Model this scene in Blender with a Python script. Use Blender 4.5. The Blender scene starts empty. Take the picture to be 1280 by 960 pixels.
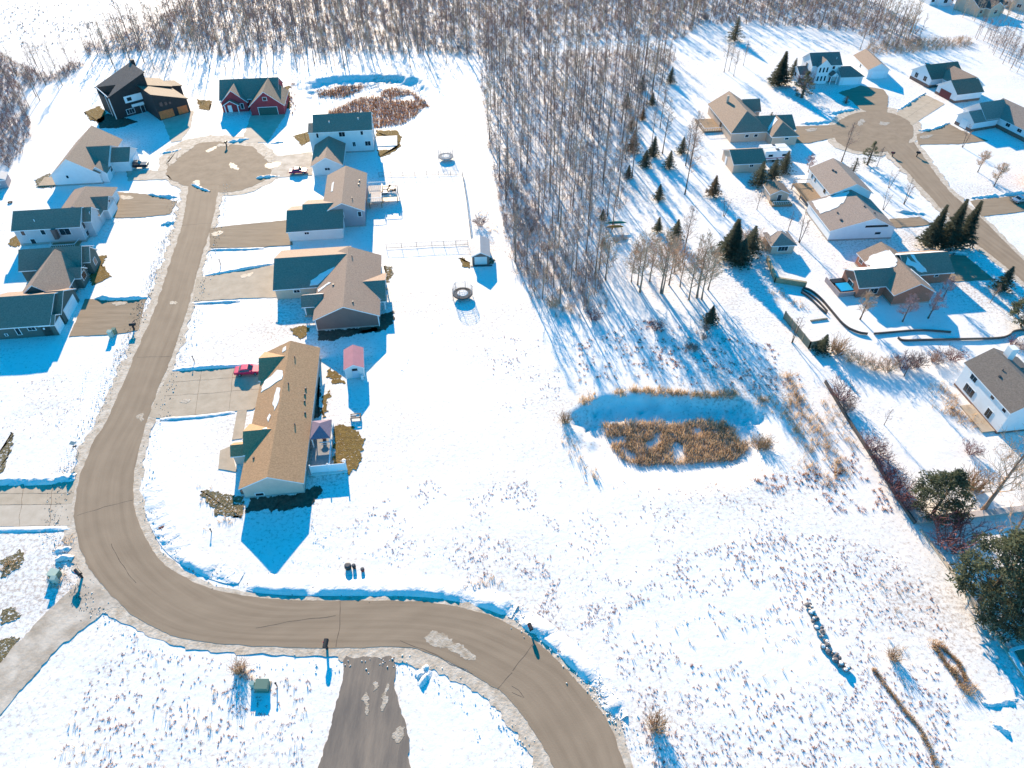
import bpy, bmesh, math, random
import numpy as np
from mathutils import Vector, noise as mnoise
from math import sin, cos, radians, pi, hypot, atan2
random.seed(7); RNG = np.random.default_rng(7)
SC = bpy.context.scene
COL = SC.collection
# ---------------------------------------------------------------- camera
F, TH, CH = 860.0, radians(43.5), 84.0
CT, ST = cos(TH), sin(TH)
def G(px, py, z=0.0):
    """world x, y of the point at height z that the photograph shows at pixel px, py"""
    u = (px - 640) / F; t = (py - 480) / F
    k = (CH - z) / (ST + t * CT)
    return (u * k, (CT - t * ST) * k)
def GP(pts, z=0.0): return [G(p[0], p[1], z) for p in pts]
def mpp(y):   # metres per pixel for things standing at ground distance y
    return (y * CT + CH * ST) / F
cam = bpy.data.cameras.new('camera'); co = bpy.data.objects.new('camera', cam); COL.objects.link(co)
co.location = (0, 0, CH); co.rotation_euler = (pi / 2 - TH, 0, 0)
cam.sensor_width = 36; cam.lens = F / 1280 * 36; cam.clip_start = 1; cam.clip_end = 9000
SC.camera = co
# ---------------------------------------------------------------- light
SUN_EL, SH = radians(18.8), (0.24, -0.971)
w = bpy.data.worlds.new('World'); SC.world = w; w.use_nodes = True
nt = w.node_tree; nt.nodes.clear()
sky = nt.nodes.new('ShaderNodeTexSky'); sky.sky_type = 'NISHITA'; sky.sun_disc = False
sky.sun_elevation = SUN_EL; sky.sun_rotation = atan2(-SH[0], -SH[1]); sky.altitude = 300
sky.air_density = 1.0; sky.dust_density = 0.0; sky.ozone_density = 6.0
hs = nt.nodes.new('ShaderNodeHueSaturation'); hs.inputs['Saturation'].default_value = 1.35; hs.inputs['Hue'].default_value = 0.482
bg = nt.nodes.new('ShaderNodeBackground'); bg.inputs[1].default_value = 0.15
ow = nt.nodes.new('ShaderNodeOutputWorld')
nt.links.new(sky.outputs[0], hs.inputs['Color']); nt.links.new(hs.outputs[0], bg.inputs[0]); nt.links.new(bg.outputs[0], ow.inputs[0])
sl = bpy.data.lights.new('sun', 'SUN'); sl.energy = 5.0; sl.angle = radians(0.5); sl.color = (1.0, 0.80, 0.565)
so = bpy.data.objects.new('sun', sl); COL.objects.link(so)
so.rotation_euler = Vector((SH[0] * cos(SUN_EL), SH[1] * cos(SUN_EL), -sin(SUN_EL))).to_track_quat('-Z', 'Y').to_euler()
so.location = (-60, 240, 120)
vs = SC.view_settings; vs.view_transform = 'Standard'; vs.look = 'None'; vs.gamma = 1; vs.exposure = 1.27
SC.cycles.max_bounces = 6; SC.cycles.diffuse_bounces = 3; SC.cycles.transparent_max_bounces = 4
# ---------------------------------------------------------------- materials
MATS = {}
def mat(name, c, rough=0.85, var=0.0, vscale=2.0, c2=None, bump=0.0, bscale=8.0, stretch=None, metal=0.0, spec=0.3, coords='Object'):
    if name in MATS: return MATS[name]
    m = bpy.data.materials.new(name); m.use_nodes = True; n = m.node_tree; b = n.nodes['Principled BSDF']
    b.inputs['Roughness'].default_value = rough; b.inputs['Metallic'].default_value = metal
    b.inputs['Specular IOR Level'].default_value = spec
    b.inputs['Base Color'].default_value = (*c, 1)
    if var or c2 or bump:
        tc = n.nodes.new('ShaderNodeTexCoord'); mp = n.nodes.new('ShaderNodeMapping')
        n.links.new(tc.outputs[coords], mp.inputs[0])
        if stretch: mp.inputs['Scale'].default_value = stretch
    if var or c2:
        t = n.nodes.new('ShaderNodeTexNoise'); t.inputs['Scale'].default_value = vscale; t.inputs['Detail'].default_value = 6; t.inputs['Roughness'].default_value = 0.65
        n.links.new(mp.outputs[0], t.inputs[0])
        r = n.nodes.new('ShaderNodeValToRGB'); r.color_ramp.elements[0].position = 0.35; r.color_ramp.elements[1].position = 0.65
        d = c2 if c2 else tuple(x * (1 - var) for x in c)
        e = c if c2 else tuple(min(1, x * (1 + var)) for x in c)
        r.color_ramp.elements[0].color = (*d, 1); r.color_ramp.elements[1].color = (*e, 1)
        n.links.new(t.outputs[0], r.inputs[0]); n.links.new(r.outputs[0], b.inputs['Base Color'])
    if bump:
        t2 = n.nodes.new('ShaderNodeTexNoise'); t2.inputs['Scale'].default_value = bscale; t2.inputs['Detail'].default_value = 5
        n.links.new(mp.outputs[0], t2.inputs[0])
        bp = n.nodes.new('ShaderNodeBump'); bp.inputs['Strength'].default_value = bump; bp.inputs['Distance'].default_value = 0.2
        n.links.new(t2.outputs[0], bp.inputs['Height']); n.links.new(bp.outputs[0], b.inputs['Normal'])
    MATS[name] = m; return m
def shingle(name, c): return mat(name, tuple(x * k for x, k in zip(c, (.79, .705, .635))), 0.75, 0.2, 4.0, bump=0.3, bscale=14, spec=0.12)
def leafy(name, c, c2, vscale, tr=0.45):
    m = mat(name, c, 0.95, c2=c2, vscale=vscale); n = m.node_tree; b = n.nodes['Principled BSDF']; out = n.nodes['Material Output']
    t = n.nodes.new('ShaderNodeBsdfTranslucent'); x = n.nodes.new('ShaderNodeMixShader'); x.inputs[0].default_value = tr
    src = b.inputs['Base Color'].links[0].from_socket; n.links.new(src, t.inputs['Color']); n.links.new(b.outputs[0], x.inputs[1]); n.links.new(t.outputs[0], x.inputs[2]); n.links.new(x.outputs[0], out.inputs['Surface'])
    return m
snow = mat('snow', (0.79, 0.745, 0.70), 0.7, 0.03, 0.5, bump=0.2, bscale=1.2, spec=0.2)
def snow_detail():   # faint crust marks and grass just showing through the thin snow
    n = snow.node_tree; b = n.nodes['Principled BSDF']; src = b.inputs['Base Color'].links[0].from_socket
    tc = n.nodes.new('ShaderNodeTexCoord'); a = n.nodes.new('ShaderNodeTexNoise'); a.inputs['Scale'].default_value = 1.9; a.inputs['Detail'].default_value = 5; a.inputs['Roughness'].default_value = .75
    c = n.nodes.new('ShaderNodeTexNoise'); c.inputs['Scale'].default_value = .035; c.inputs['Detail'].default_value = 4
    m = n.nodes.new('ShaderNodeMath'); m.operation = 'MULTIPLY_ADD'; m.inputs[1].default_value = .55
    r = n.nodes.new('ShaderNodeValToRGB'); r.color_ramp.elements[0].position = .80; r.color_ramp.elements[1].position = .98
    r.color_ramp.elements[0].color = (0, 0, 0, 1); r.color_ramp.elements[1].color = (.75, .75, .75, 1)
    x = n.nodes.new('ShaderNodeMix'); x.data_type = 'RGBA'; x.inputs[7].default_value = (.34, .24, .18, 1)
    L = n.links; L.new(tc.outputs['Object'], a.inputs[0]); L.new(tc.outputs['Object'], c.inputs[0]); L.new(c.outputs[0], m.inputs[0]); L.new(a.outputs[0], m.inputs[2]); L.new(m.outputs[0], r.inputs[0]); L.new(r.outputs[0], x.inputs[0]); L.new(src, x.inputs[6]); L.new(x.outputs[2], b.inputs['Base Color'])
snow_detail()
snow2 = mat('piled snow', (0.77, 0.725, 0.68), 0.75, 0.05, 1.6, bump=0.5, bscale=2.5, spec=0.2)
slush = mat('dirty snow', (0.62, 0.52, 0.42), 0.85, c2=(0.40, 0.31, 0.225), vscale=0.9, bump=0.3, bscale=3)
slush2 = mat('packed snow', (0.58, 0.49, 0.40), 0.85, c2=(0.36, 0.285, 0.215), vscale=0.35, bump=0.2, bscale=2, stretch=(1, 1, 1))
concrete = mat('concrete', (0.50, 0.395, 0.29), 0.9, c2=(0.41, 0.32, 0.23), vscale=0.5, bump=0.06, bscale=5)
pale_concrete = mat('pale concrete', (0.56, 0.46, 0.36), 0.9, c2=(0.46, 0.37, 0.28), vscale=0.4)
drive_tan = mat('gritty drive', (0.31, 0.225, 0.15), 0.9, c2=(0.24, 0.172, 0.112), vscale=0.45, bump=0.06, bscale=5, stretch=(0.35, 2.2, 1))
drive_dark = mat('dark asphalt drive', (0.265, 0.205, 0.155), 0.9, c2=(0.15, 0.122, 0.102), vscale=0.32, bump=0.12, bscale=4, stretch=(1.7, 0.25, 1))
lawn = mat('winter lawn', (0.25, 0.155, 0.04), 1, c2=(0.14, 0.085, 0.025), vscale=1.5, bump=0.8, bscale=7)
def flecks(m, amount=.60):
    n = m.node_tree; b = n.nodes['Principled BSDF']; src = b.inputs['Base Color'].links[0].from_socket; tc = n.nodes.new('ShaderNodeTexCoord'); a = n.nodes.new('ShaderNodeTexNoise'); a.inputs['Scale'].default_value = 2.2; a.inputs['Detail'].default_value = 6; a.inputs['Roughness'].default_value = .8
    r = n.nodes.new('ShaderNodeValToRGB'); r.color_ramp.elements[0].position = amount; r.color_ramp.elements[1].position = amount + .05; x = n.nodes.new('ShaderNodeMix'); x.data_type = 'RGBA'; x.inputs[7].default_value = (.8, .77, .75, 1)
    L = n.links; L.new(tc.outputs['Object'], a.inputs[0]); L.new(a.outputs[0], r.inputs[0]); L.new(r.outputs[0], x.inputs[0]); L.new(src, x.inputs[6]); L.new(x.outputs[2], b.inputs['Base Color'])
flecks(lawn)
lawn2 = mat('dull winter lawn', (0.19, 0.14, 0.06), 1, c2=(0.11, 0.09, 0.05), vscale=1.5, bump=0.8, bscale=7)
flecks(lawn2, .55)
soil = mat('bare bed soil', (0.14, 0.10, 0.07), 1, c2=(0.06, 0.047, 0.036), vscale=1.5, bump=0.6, bscale=5)
white = mat('white paint', (0.80, 0.80, 0.80), 0.55)
trim = mat('white trim', (0.74, 0.74, 0.74), 0.6)
glass = mat('window glass', (0.02, 0.025, 0.03), 0.08, spec=0.6)
black = mat('black metal', (0.018, 0.018, 0.02), 0.5)
dgrey = mat('dark grey metal', (0.07, 0.07, 0.075), 0.5)
steel = mat('galvanised steel', (0.36, 0.36, 0.37), 0.4, metal=0.6)
rubber = mat('tyre rubber', (0.02, 0.02, 0.02), 0.8)
wood = mat('weathered wood', (0.30, 0.20, 0.12), 0.85, 0.25, 3, stretch=(1, 1, 4))
bark = mat('bark', (0.13, 0.09, 0.065), 0.95, 0.3, 3)
bark_pale = mat('pale bark', (0.25, 0.175, 0.13), 0.95, 0.3, 2)
twig = mat('twigs', (0.38, 0.25, 0.185), 0.95, 0.25, 0.4)
twig_dark = mat('dark twigs', (0.30, 0.19, 0.15), 0.95, 0.3, 0.5)
twig_tan = mat('tan twigs', (0.50, 0.34, 0.225), 0.95, 0.2, 0.5)
twig_red = mat('red twigs', (0.20, 0.085, 0.085), 0.95, 0.25, 0.5)
twig_pink = mat('pinkish twigs', (0.34, 0.22, 0.21), 0.95, 0.2, 0.5)
needle = leafy('needles', (0.15, 0.155, 0.095), (0.05, 0.062, 0.045), 1.6)
needle_olive = leafy('olive needles', (0.15, 0.158, 0.088), (0.05, 0.064, 0.048), 0.8)
needle_brown = leafy('browned needles', (0.27, 0.165, 0.09), (0.09, 0.075, 0.045), 1.4)
reed_m = leafy('dry reeds', (0.66, 0.465, 0.285), (0.36, 0.24, 0.145), 0.6)
reed_red = leafy('russet weeds', (0.34, 0.19, 0.11), (0.17, 0.09, 0.06), 0.6)
stub_m = leafy('dry stalks', (0.46, 0.20, 0.10), (0.24, 0.085, 0.06), 0.5, .4)
# ---------------------------------------------------------------- mesh helpers
class MB:
    def __init__(s): s.v = []; s.f = []; s.m = []
    def face(s, pts, mi=0):
        n = len(s.v); s.v += [tuple(p) for p in pts]; s.f.append(tuple(range(n, n + len(pts)))); s.m.append(mi)
    def poly(s, verts, faces, mi=0):
        n = len(s.v); s.v += [tuple(p) for p in verts]
        for k, f in enumerate(faces):
            s.f.append(tuple(i + n for i in f)); s.m.append(mi[k] if isinstance(mi, (list, tuple)) else mi)
    def box(s, x0, x1, y0, y1, z0, z1, mi=0):
        s.poly([(x0, y0, z0), (x1, y0, z0), (x1, y1, z0), (x0, y1, z0), (x0, y0, z1), (x1, y0, z1), (x1, y1, z1), (x0, y1, z1)],
               [(3, 2, 1, 0), (4, 5, 6, 7), (0, 1, 5, 4), (1, 2, 6, 5), (2, 3, 7, 6), (3, 0, 4, 7)], mi)
    def bar(s, p, q, a, b=None, mi=0, up=(0, 0, 1)):
        """a square bar from p to q, a wide and b high"""
        b = a if b is None else b
        p = Vector(p); q = Vector(q); d = (q - p).normalized(); u = Vector(up)
        if abs(d.dot(u)) > 0.95: u = Vector((0, 1, 0))
        r = d.cross(u).normalized() * a / 2; t = r.cross(d).normalized() * b / 2
        vs_ = [o + x for o in (p, q) for x in (-r - t, r - t, r + t, -r + t)]
        s.poly(vs_, [(3, 2, 1, 0), (4, 5, 6, 7), (0, 1, 5, 4), (1, 2, 6, 5), (2, 3, 7, 6), (3, 0, 4, 7)], mi)
    def tube(s, pts, rad, n=6, mi=0, cap=True):
        pts = [Vector(p) for p in pts]; rings = []
        for i, p in enumerate(pts):
            d = (pts[min(i + 1, len(pts) - 1)] - pts[max(i - 1, 0)])
            if d.length < 1e-6: d = Vector((0, 0, 1))
            d.normalize(); a = d.orthogonal().normalized(); b = d.cross(a); r = rad[i] if hasattr(rad, '__len__') else rad
            base = len(s.v)
            for k in range(n):
                an = 2 * pi * k / n; s.v.append(tuple(p + a * (r * cos(an)) + b * (r * sin(an))))
            rings.append(base)
        for i in range(len(rings) - 1):
            for k in range(n):
                k2 = (k + 1) % n; s.f.append((rings[i] + k, rings[i] + k2, rings[i + 1] + k2, rings[i + 1] + k)); s.m.append(mi)
        if cap:
            s.f.append(tuple(rings[0] + k for k in range(n))[::-1]); s.m.append(mi); s.f.append(tuple(rings[-1] + k for k in range(n))); s.m.append(mi)
    def lathe(s, c, prof, n=16, mi=0):
        rings = []
        for r, z in prof:
            base = len(s.v)
            for k in range(n): s.v.append((c[0] + r * cos(2 * pi * k / n), c[1] + r * sin(2 * pi * k / n), c[2] + z))
            rings.append(base)
        for i in range(len(rings) - 1):
            for k in range(n):
                k2 = (k + 1) % n; s.f.append((rings[i] + k, rings[i] + k2, rings[i + 1] + k2, rings[i + 1] + k)); s.m.append(mi)
        s.f.append(tuple(rings[0] + k for k in range(n))[::-1]); s.m.append(mi); s.f.append(tuple(rings[-1] + k for k in range(n))); s.m.append(mi)
    def prism(s, pts, z0, z1, mi=0, mtop=None):
        """pts counter-clockwise; z1 may be a function of x, y"""
        zt = z1 if callable(z1) else (lambda x, y: z1); zb = z0 if callable(z0) else (lambda x, y: z0); n = len(pts)
        vs_ = [(x, y, zb(x, y)) for x, y in pts] + [(x, y, zt(x, y)) for x, y in pts]
        s.poly(vs_, [tuple(range(n))[::-1], tuple(range(n, 2 * n))] + [(i, (i + 1) % n, (i + 1) % n + n, i + n) for i in range(n)],
               [mi, mi if mtop is None else mtop] + [mi] * n)
    def build(s, name, mats, parent=None, smooth=False, fix=False):
        me = bpy.data.meshes.new(name); me.from_pydata(s.v, [], s.f)
        for m in (mats if isinstance(mats, (list, tuple)) else [mats]): me.materials.append(m)
        if any(s.m): me.polygons.foreach_set('material_index', s.m)
        if smooth: me.polygons.foreach_set('use_smooth', [True] * len(s.f))
        if fix:
            bm = bmesh.new(); bm.from_mesh(me); bmesh.ops.recalc_face_normals(bm, faces=bm.faces); bm.to_mesh(me); bm.free()
        me.update(); o = bpy.data.objects.new(name, me); COL.objects.link(o)
        if parent: o.parent = parent
        return o
def tri_mesh(name, V, T, m, parent=None):
    me = bpy.data.meshes.new(name); V = np.asarray(V, np.float32); T = np.asarray(T, np.int32)
    me.vertices.add(len(V)); me.vertices.foreach_set('co', V.ravel())
    me.loops.add(T.size); me.loops.foreach_set('vertex_index', T.ravel())
    me.polygons.add(len(T)); me.polygons.foreach_set('loop_start', np.arange(0, T.size, 3, dtype=np.int32))
    me.materials.append(m); me.update(calc_edges=True); me.validate()
    o = bpy.data.objects.new(name, me); COL.objects.link(o)
    if parent: o.parent = parent
    return o
def tag(o, label=None, cat=None, group=None, kind=None):
    if label: o['label'] = label
    if cat: o['category'] = cat
    if group: o['group'] = group
    if kind: o['kind'] = kind
    return o
def thing(name, label, cat, loc, rz=0.0, group=None):
    o = bpy.data.objects.new(name, None); COL.objects.link(o); o.empty_display_size = 0.3
    o.location = (loc[0], loc[1], loc[2] if len(loc) > 2 else 0); o.rotation_euler = (0, 0, rz)
    return tag(o, label, cat, group)
def copy_tree(root, loc, rz=0.0, sc=1.0, label=None, group=None):
    r = root.copy(); COL.objects.link(r); r.location = loc; r.rotation_euler = (0, 0, rz)
    r.scale = (sc, sc, sc) if not hasattr(sc, '__len__') else sc
    if label: r['label'] = label
    if group: r['group'] = group
    for ch in root.children:
        c = ch.copy(); COL.objects.link(c); c.parent = r
        for g in ch.children:
            d = g.copy(); COL.objects.link(d); d.parent = c
    return r
def nz(x, y, s=1.0, k=0.0): return mnoise.noise(Vector((x * s, y * s, k)))
def dense(pts, step, closed=True):
    out = []; n = len(pts)
    for i in range(n if closed else n - 1):
        a = pts[i]; b = pts[(i + 1) % n]; L = hypot(b[0] - a[0], b[1] - a[1]); k = max(1, int(L / step))
        for j in range(k): out.append((a[0] + (b[0] - a[0]) * j / k, a[1] + (b[1] - a[1]) * j / k))
    if not closed: out.append(pts[-1])
    return out
def smooth_line(pts, it=2, closed=False):
    for _ in range(it):
        q = []
        n = len(pts)
        for i in range(n if closed else n - 1):
            a = pts[i]; b = pts[(i + 1) % n]
            q += [(a[0] * .75 + b[0] * .25, a[1] * .75 + b[1] * .25), (a[0] * .25 + b[0] * .75, a[1] * .25 + b[1] * .75)]
        pts = q if closed else [pts[0]] + q + [pts[-1]]
    return pts
def area(p): return sum(p[i][0] * p[(i + 1) % len(p)][1] - p[(i + 1) % len(p)][0] * p[i][1] for i in range(len(p))) / 2
_seed = [0]
def sheet(name, pts, z, m, jit=0.0, step=0.6, scale=0.7, kind='structure', round_it=0, fine=0.25):
    """an irregular-edged flat sheet lying on the ground"""
    _seed[0] += 17.3
    if round_it: pts = smooth_line(pts, round_it, True)
    if area(pts) < 0: pts = pts[::-1]
    if jit:
        p = dense(pts, step); k = _seed[0]
        pts = [(x + jit * (nz(x, y, scale, k) + 0.6 * nz(x, y, scale * 3, k)), y + jit * (nz(x, y, scale, k + 9) + 0.6 * nz(x, y, scale * 3, k + 9) + fine * nz(x, y, scale * 8, k + 2))) for x, y in p]
    mb = MB(); n = len(pts)
    top = [(x, y, z) for x, y in pts]; mb.face(top)
    mb.poly([(x, y, -0.3) for x, y in pts] + top, [(i, (i + 1) % n, (i + 1) % n + n, i + n) for i in range(n)])
    return tag(mb.build(name, m), kind=kind)
def inside(x, y, poly):
    c = False; n = len(poly); j = n - 1
    for i in range(n):
        xi, yi = poly[i]; xj, yj = poly[j]
        if (yi > y) != (yj > y) and x < (xj - xi) * (y - yi) / (yj - yi) + xi: c = not c
        j = i
    return c
def inside_np(X, Y, poly):
    c = np.zeros(X.shape, bool); n = len(poly); j = n - 1
    for i in range(n):
        xi, yi = poly[i]; xj, yj = poly[j]
        with np.errstate(divide='ignore', invalid='ignore'):
            t = ((yi > Y) != (yj > Y)) & (X < (xj - xi) * (Y - yi) / ((yj - yi) or 1e-9) + xi)
        c ^= t; j = i
    return c
def dist_np(X, Y, poly):
    d = np.full(X.shape, 1e9); n = len(poly)
    for i in range(n):
        ax, ay = poly[i]; bx, by = poly[(i + 1) % n]; dx, dy = bx - ax, by - ay; L = dx * dx + dy * dy + 1e-9
        t = np.clip(((X - ax) * dx + (Y - ay) * dy) / L, 0, 1); d = np.minimum(d, np.hypot(X - ax - t * dx, Y - ay - t * dy))
    return d
# ---------------------------------------------------------------- ground with the two shallow basins
POND = smooth_line(GP([(702, 524), (722, 506), (748, 495), (800, 491), (870, 495), (925, 494), (955, 502), (985, 545), (975, 590), (930, 612), (860, 620), (780, 612), (735, 585), (712, 552)]), 2, True)
MARSH = smooth_line(GP([(376, 108), (392, 97), (440, 93), (500, 93), (532, 99), (548, 118), (546, 148), (520, 165), (455, 168), (405, 155), (372, 130)]), 2, True)
POND_D, MARSH_D = 1.8, 1.4
def basin(X, Y, poly, depth, back):
    X = X + 0.5 * np.sin(Y * 1.1 + X * .7) + .3 * np.sin(X * 2.3 - Y); Y = Y + 0.5 * np.sin(X * .9 + 2) + .35 * np.sin(X * 2.1 + Y * 1.3)
    ins = inside_np(X, Y, poly); d = dist_np(X, Y, poly)
    yc = sum(p[1] for p in poly) / len(poly); yr = max(p[1] for p in poly) - yc
    far = np.clip((Y - yc) / yr, 0, 1) ** 0.5       # the far bank is steep, the near one gentle
    wd = 7.5 - (7.5 - back) * far
    t = np.clip(d / wd, 0, 1); t = t * t * (3 - 2 * t)
    t = t * (1 + far * .26 * np.sin(X * 1.9 + Y * 1.1) * np.sin(Y * 2.3 - X * .6) + far * .16 * np.sin(X * 3.7 + 1) * np.sin(Y * 4.1))
    return np.where(ins, -depth * t, 0.0)
def fnoise(X, Y):
    z = np.zeros(X.shape)
    for k, (s, a) in enumerate(((0.05, 0.05), (0.13, 0.035), (0.37, 0.022), (0.9, 0.012))):
        for j in range(5):
            an = 1.3 * j + 0.7 * k + 0.3; z += a / 2.2 * np.sin(s * 6.28 * (X * cos(an) + Y * sin(an)) + 2.1 * j + 5 * k + 1.5 * np.sin(s * 2.1 * (X * sin(an * 1.7) - Y * cos(an))))
    return np.clip(z, -0.12, 0.11) * 0.45 - 0.03
def GZ(x, y):
    X = np.array([x], float); Y = np.array([y], float)
    return float(basin(X, Y, POND, POND_D, 2.2)[0] + basin(X, Y, MARSH, MARSH_D, 2.2)[0])
xs = np.concatenate([[-1600, -1000, -600, -400, -300, -240], np.arange(-200, 200.1, 0.9), [240, 300, 400, 600, 1000, 1600]])
ys = np.concatenate([[-600, -300, -100, -40, 0], np.arange(14, 345, 0.9), [380, 450, 600, 900, 1500, 2200]])
X, Y = np.meshgrid(xs, ys)
Zg = fnoise(X, Y) + basin(X, Y, POND, POND_D, 2.2) + basin(X, Y, MARSH, MARSH_D, 2.2)
nx, ny = len(xs), len(ys)
idx = np.arange(nx * ny).reshape(ny, nx)
a, b, c, d = idx[:-1, :-1].ravel(), idx[:-1, 1:].ravel(), idx[1:, 1:].ravel(), idx[1:, :-1].ravel()
T = np.concatenate([np.stack([a, b, c], 1), np.stack([a, c, d], 1)])
go = tri_mesh('snow_ground', np.stack([X.ravel(), Y.ravel(), Zg.ravel()], 1), T, snow)
go.data.polygons.foreach_set('use_smooth', [True] * len(go.data.polygons)); tag(go, kind='structure')

# ---------------------------------------------------------------- roads and drives
def uvmat(name, c, c2, sx, sy, streak=0.5):
    m = bpy.data.materials.new(name); m.use_nodes = True; n = m.node_tree; b = n.nodes['Principled BSDF']; b.inputs['Roughness'].default_value = 0.88
    b.inputs['Specular IOR Level'].default_value = 0.3
    uv = n.nodes.new('ShaderNodeUVMap'); mp = n.nodes.new('ShaderNodeMapping'); mp.inputs['Scale'].default_value = (sx, sy, 1)
    t = n.nodes.new('ShaderNodeTexNoise'); t.inputs['Scale'].default_value = 1; t.inputs['Detail'].default_value = 7; t.inputs['Roughness'].default_value = 0.62
    t2 = n.nodes.new('ShaderNodeTexNoise'); t2.inputs['Scale'].default_value = 0.22; t2.inputs['Detail'].default_value = 6
    wv = n.nodes.new('ShaderNodeTexWave'); wv.bands_direction = 'X'; wv.inputs['Scale'].default_value = .19; wv.inputs['Distortion'].default_value = 3.5; wv.inputs['Detail'].default_value = 4; wv.inputs['Detail Scale'].default_value = .35
    m2 = n.nodes.new('ShaderNodeMix'); m2.data_type = 'FLOAT'; m2.inputs[0].default_value = .07
    mx = n.nodes.new('ShaderNodeMix'); mx.data_type = 'FLOAT'; mx.inputs[0].default_value = streak
    r = n.nodes.new('ShaderNodeValToRGB'); r.color_ramp.elements[0].position = 0.38; r.color_ramp.elements[1].position = 0.62
    r.color_ramp.elements[0].color = (*c2, 1); r.color_ramp.elements[1].color = (*c, 1)
    L = n.links; L.new(uv.outputs[0], mp.inputs[0]); L.new(mp.outputs[0], t.inputs[0]); L.new(uv.outputs[0], t2.inputs[0])
    L.new(t2.outputs[0], mx.inputs[2]); L.new(t.outputs[0], mx.inputs[3]); L.new(uv.outputs[0], wv.inputs[0]); L.new(mx.outputs[0], m2.inputs[2]); L.new(wv.outputs['Fac'], m2.inputs[3]); L.new(m2.outputs[0], r.inputs[0]); L.new(r.outputs[0], b.inputs['Base Color'])
    g = n.nodes.new('ShaderNodeTexNoise'); g.inputs['Scale'].default_value = 6; L.new(uv.outputs[0], g.inputs[0])
    bp = n.nodes.new('ShaderNodeBump'); bp.inputs['Strength'].default_value = 0.12; bp.inputs['Distance'].default_value = 0.1; L.new(g.outputs[0], bp.inputs['Height']); L.new(bp.outputs[0], b.inputs['Normal'])
    return m
road_m = uvmat('salted asphalt', (0.305, 0.222, 0.150), (0.24, 0.172, 0.115), 1.1, 0.05, 0.55)
court_m = mat('salted asphalt court', (0.30, 0.217, 0.146), 0.9, c2=(0.235, 0.168, 0.111), vscale=0.35, bump=0.08, bscale=5)
crack_m = mat('tar crack', (0.11, 0.08, 0.06), 0.9)
def ribbon(name, L, R, z, m, jl=0.0, jr=0.0, out=0.0, outl=None, kind='structure', n=8, iters=3, sc=0.45):
    L = smooth_line(L, iters); R = smooth_line(R, iters)
    _seed[0] += 11.1; k0 = _seed[0]; mb = MB(); s = 0.0; uvs = []; rows = []
    L2, R2 = [], []
    for i in range(len(L)):           # resample to about half a metre
        if i + 1 < len(L):
            k = max(1, int(hypot(L[i + 1][0] - L[i][0], L[i + 1][1] - L[i][1]) / 0.5))
            for j in range(k):
                t = j / k; L2.append((L[i][0] + (L[i + 1][0] - L[i][0]) * t, L[i][1] + (L[i + 1][1] - L[i][1]) * t)); R2.append((R[i][0] + (R[i + 1][0] - R[i][0]) * t, R[i][1] + (R[i + 1][1] - R[i][1]) * t))
    for i, (p, q) in enumerate(zip(L2, R2)):
        d = Vector((q[0] - p[0], q[1] - p[1])); wd = d.length; d /= wd
        if i: s += hypot((p[0] + q[0] - pp[0]) / 2, (p[1] + q[1] - pp[1]) / 2)
        pp = (p[0] + q[0], p[1] + q[1])
        a = -(out if outl is None else outl) + jl * (nz(p[0], p[1], sc, k0) + 0.6 * nz(p[0], p[1], sc * 4, k0)); b_ = wd + out + jr * (nz(q[0], q[1], sc, k0 + 5) + 0.6 * nz(q[0], q[1], sc * 4, k0 + 5))
        row = []
        for j in range(n + 1):
            t = a + (b_ - a) * j / n; row.append(len(mb.v)); mb.v.append((p[0] + d.x * t, p[1] + d.y * t, z)); uvs.append((t, s))
        rows.append(row)
    for i in range(len(rows) - 1):
        for j in range(n): mb.f.append((rows[i][j], rows[i][j + 1], rows[i + 1][j + 1], rows[i + 1][j])); mb.m.append(0)
    o = mb.build(name, m); ul = o.data.uv_layers.new(name='UVMap')
    lv = np.empty(len(o.data.loops), np.int32); o.data.loops.foreach_get('vertex_index', lv)
    ul.data.foreach_set('uv', np.array(uvs, np.float32)[lv].ravel())
    if o.data.polygons[0].normal.z < 0: o.data.flip_normals()
    return tag(o, kind=kind), L2, R2
RL = [(236, 232), (228, 282), (213, 327), (195, 385), (167, 447), (154, 480), (137, 520), (113, 560), (98, 600), (92, 640), (95, 672), (107, 702), (126, 730), (152, 758), (182, 780), (222, 797), (272, 805), (340, 809), (420, 810), (492, 808), (545, 818), (598, 846), (640, 877), (668, 917), (694, 962), (735, 1060), (760, 1160)]
RR = [(274, 232), (265, 282), (250, 327), (235, 385), (215, 447), (200, 480), (186, 520), (173, 560), (167, 600), (167, 632), (176, 662), (191, 691), (216, 714), (252, 733), (300, 745), (350, 750), (400, 751), (460, 751), (520, 752), (570, 757), (610, 769), (640, 782), (672, 802), (705, 833), (742, 873), (772, 922), (784, 962), (825, 1060), (850, 1160)]
RL = [(236, 232), (228, 282), (213, 327), (195, 385), (167, 447), (154, 480), (137, 520), (113, 560), (98, 600), (92, 640), (95, 672), (107, 702), (126, 730), (152, 758), (182, 780), (222, 797), (272, 805), (340, 809), (395, 810), (440, 810), (480, 808), (515, 809), (550, 821), (585, 839), (615, 858), (640, 877), (660, 904), (676, 930), (694, 962), (735, 1060)]
RR = [(274, 232), (265, 282), (250, 327), (235, 385), (215, 447), (200, 480), (186, 520), (173, 560), (167, 600), (167, 632), (176, 662), (191, 691), (216, 714), (252, 733), (300, 745), (350, 750), (400, 751), (450, 751), (500, 751), (540, 753), (580, 760), (612, 769), (640, 782), (670, 801), (690, 818), (708, 836), (726, 855), (745, 880), (762, 905), (783, 962)]
RR.append((825, 1060)); RL.append((758, 1120))
n_ = min(len(RL), len(RR)); RL, RR = RL[:n_], RR[:n_]
RLw, RRw = GP(RL), GP(RR)
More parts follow.
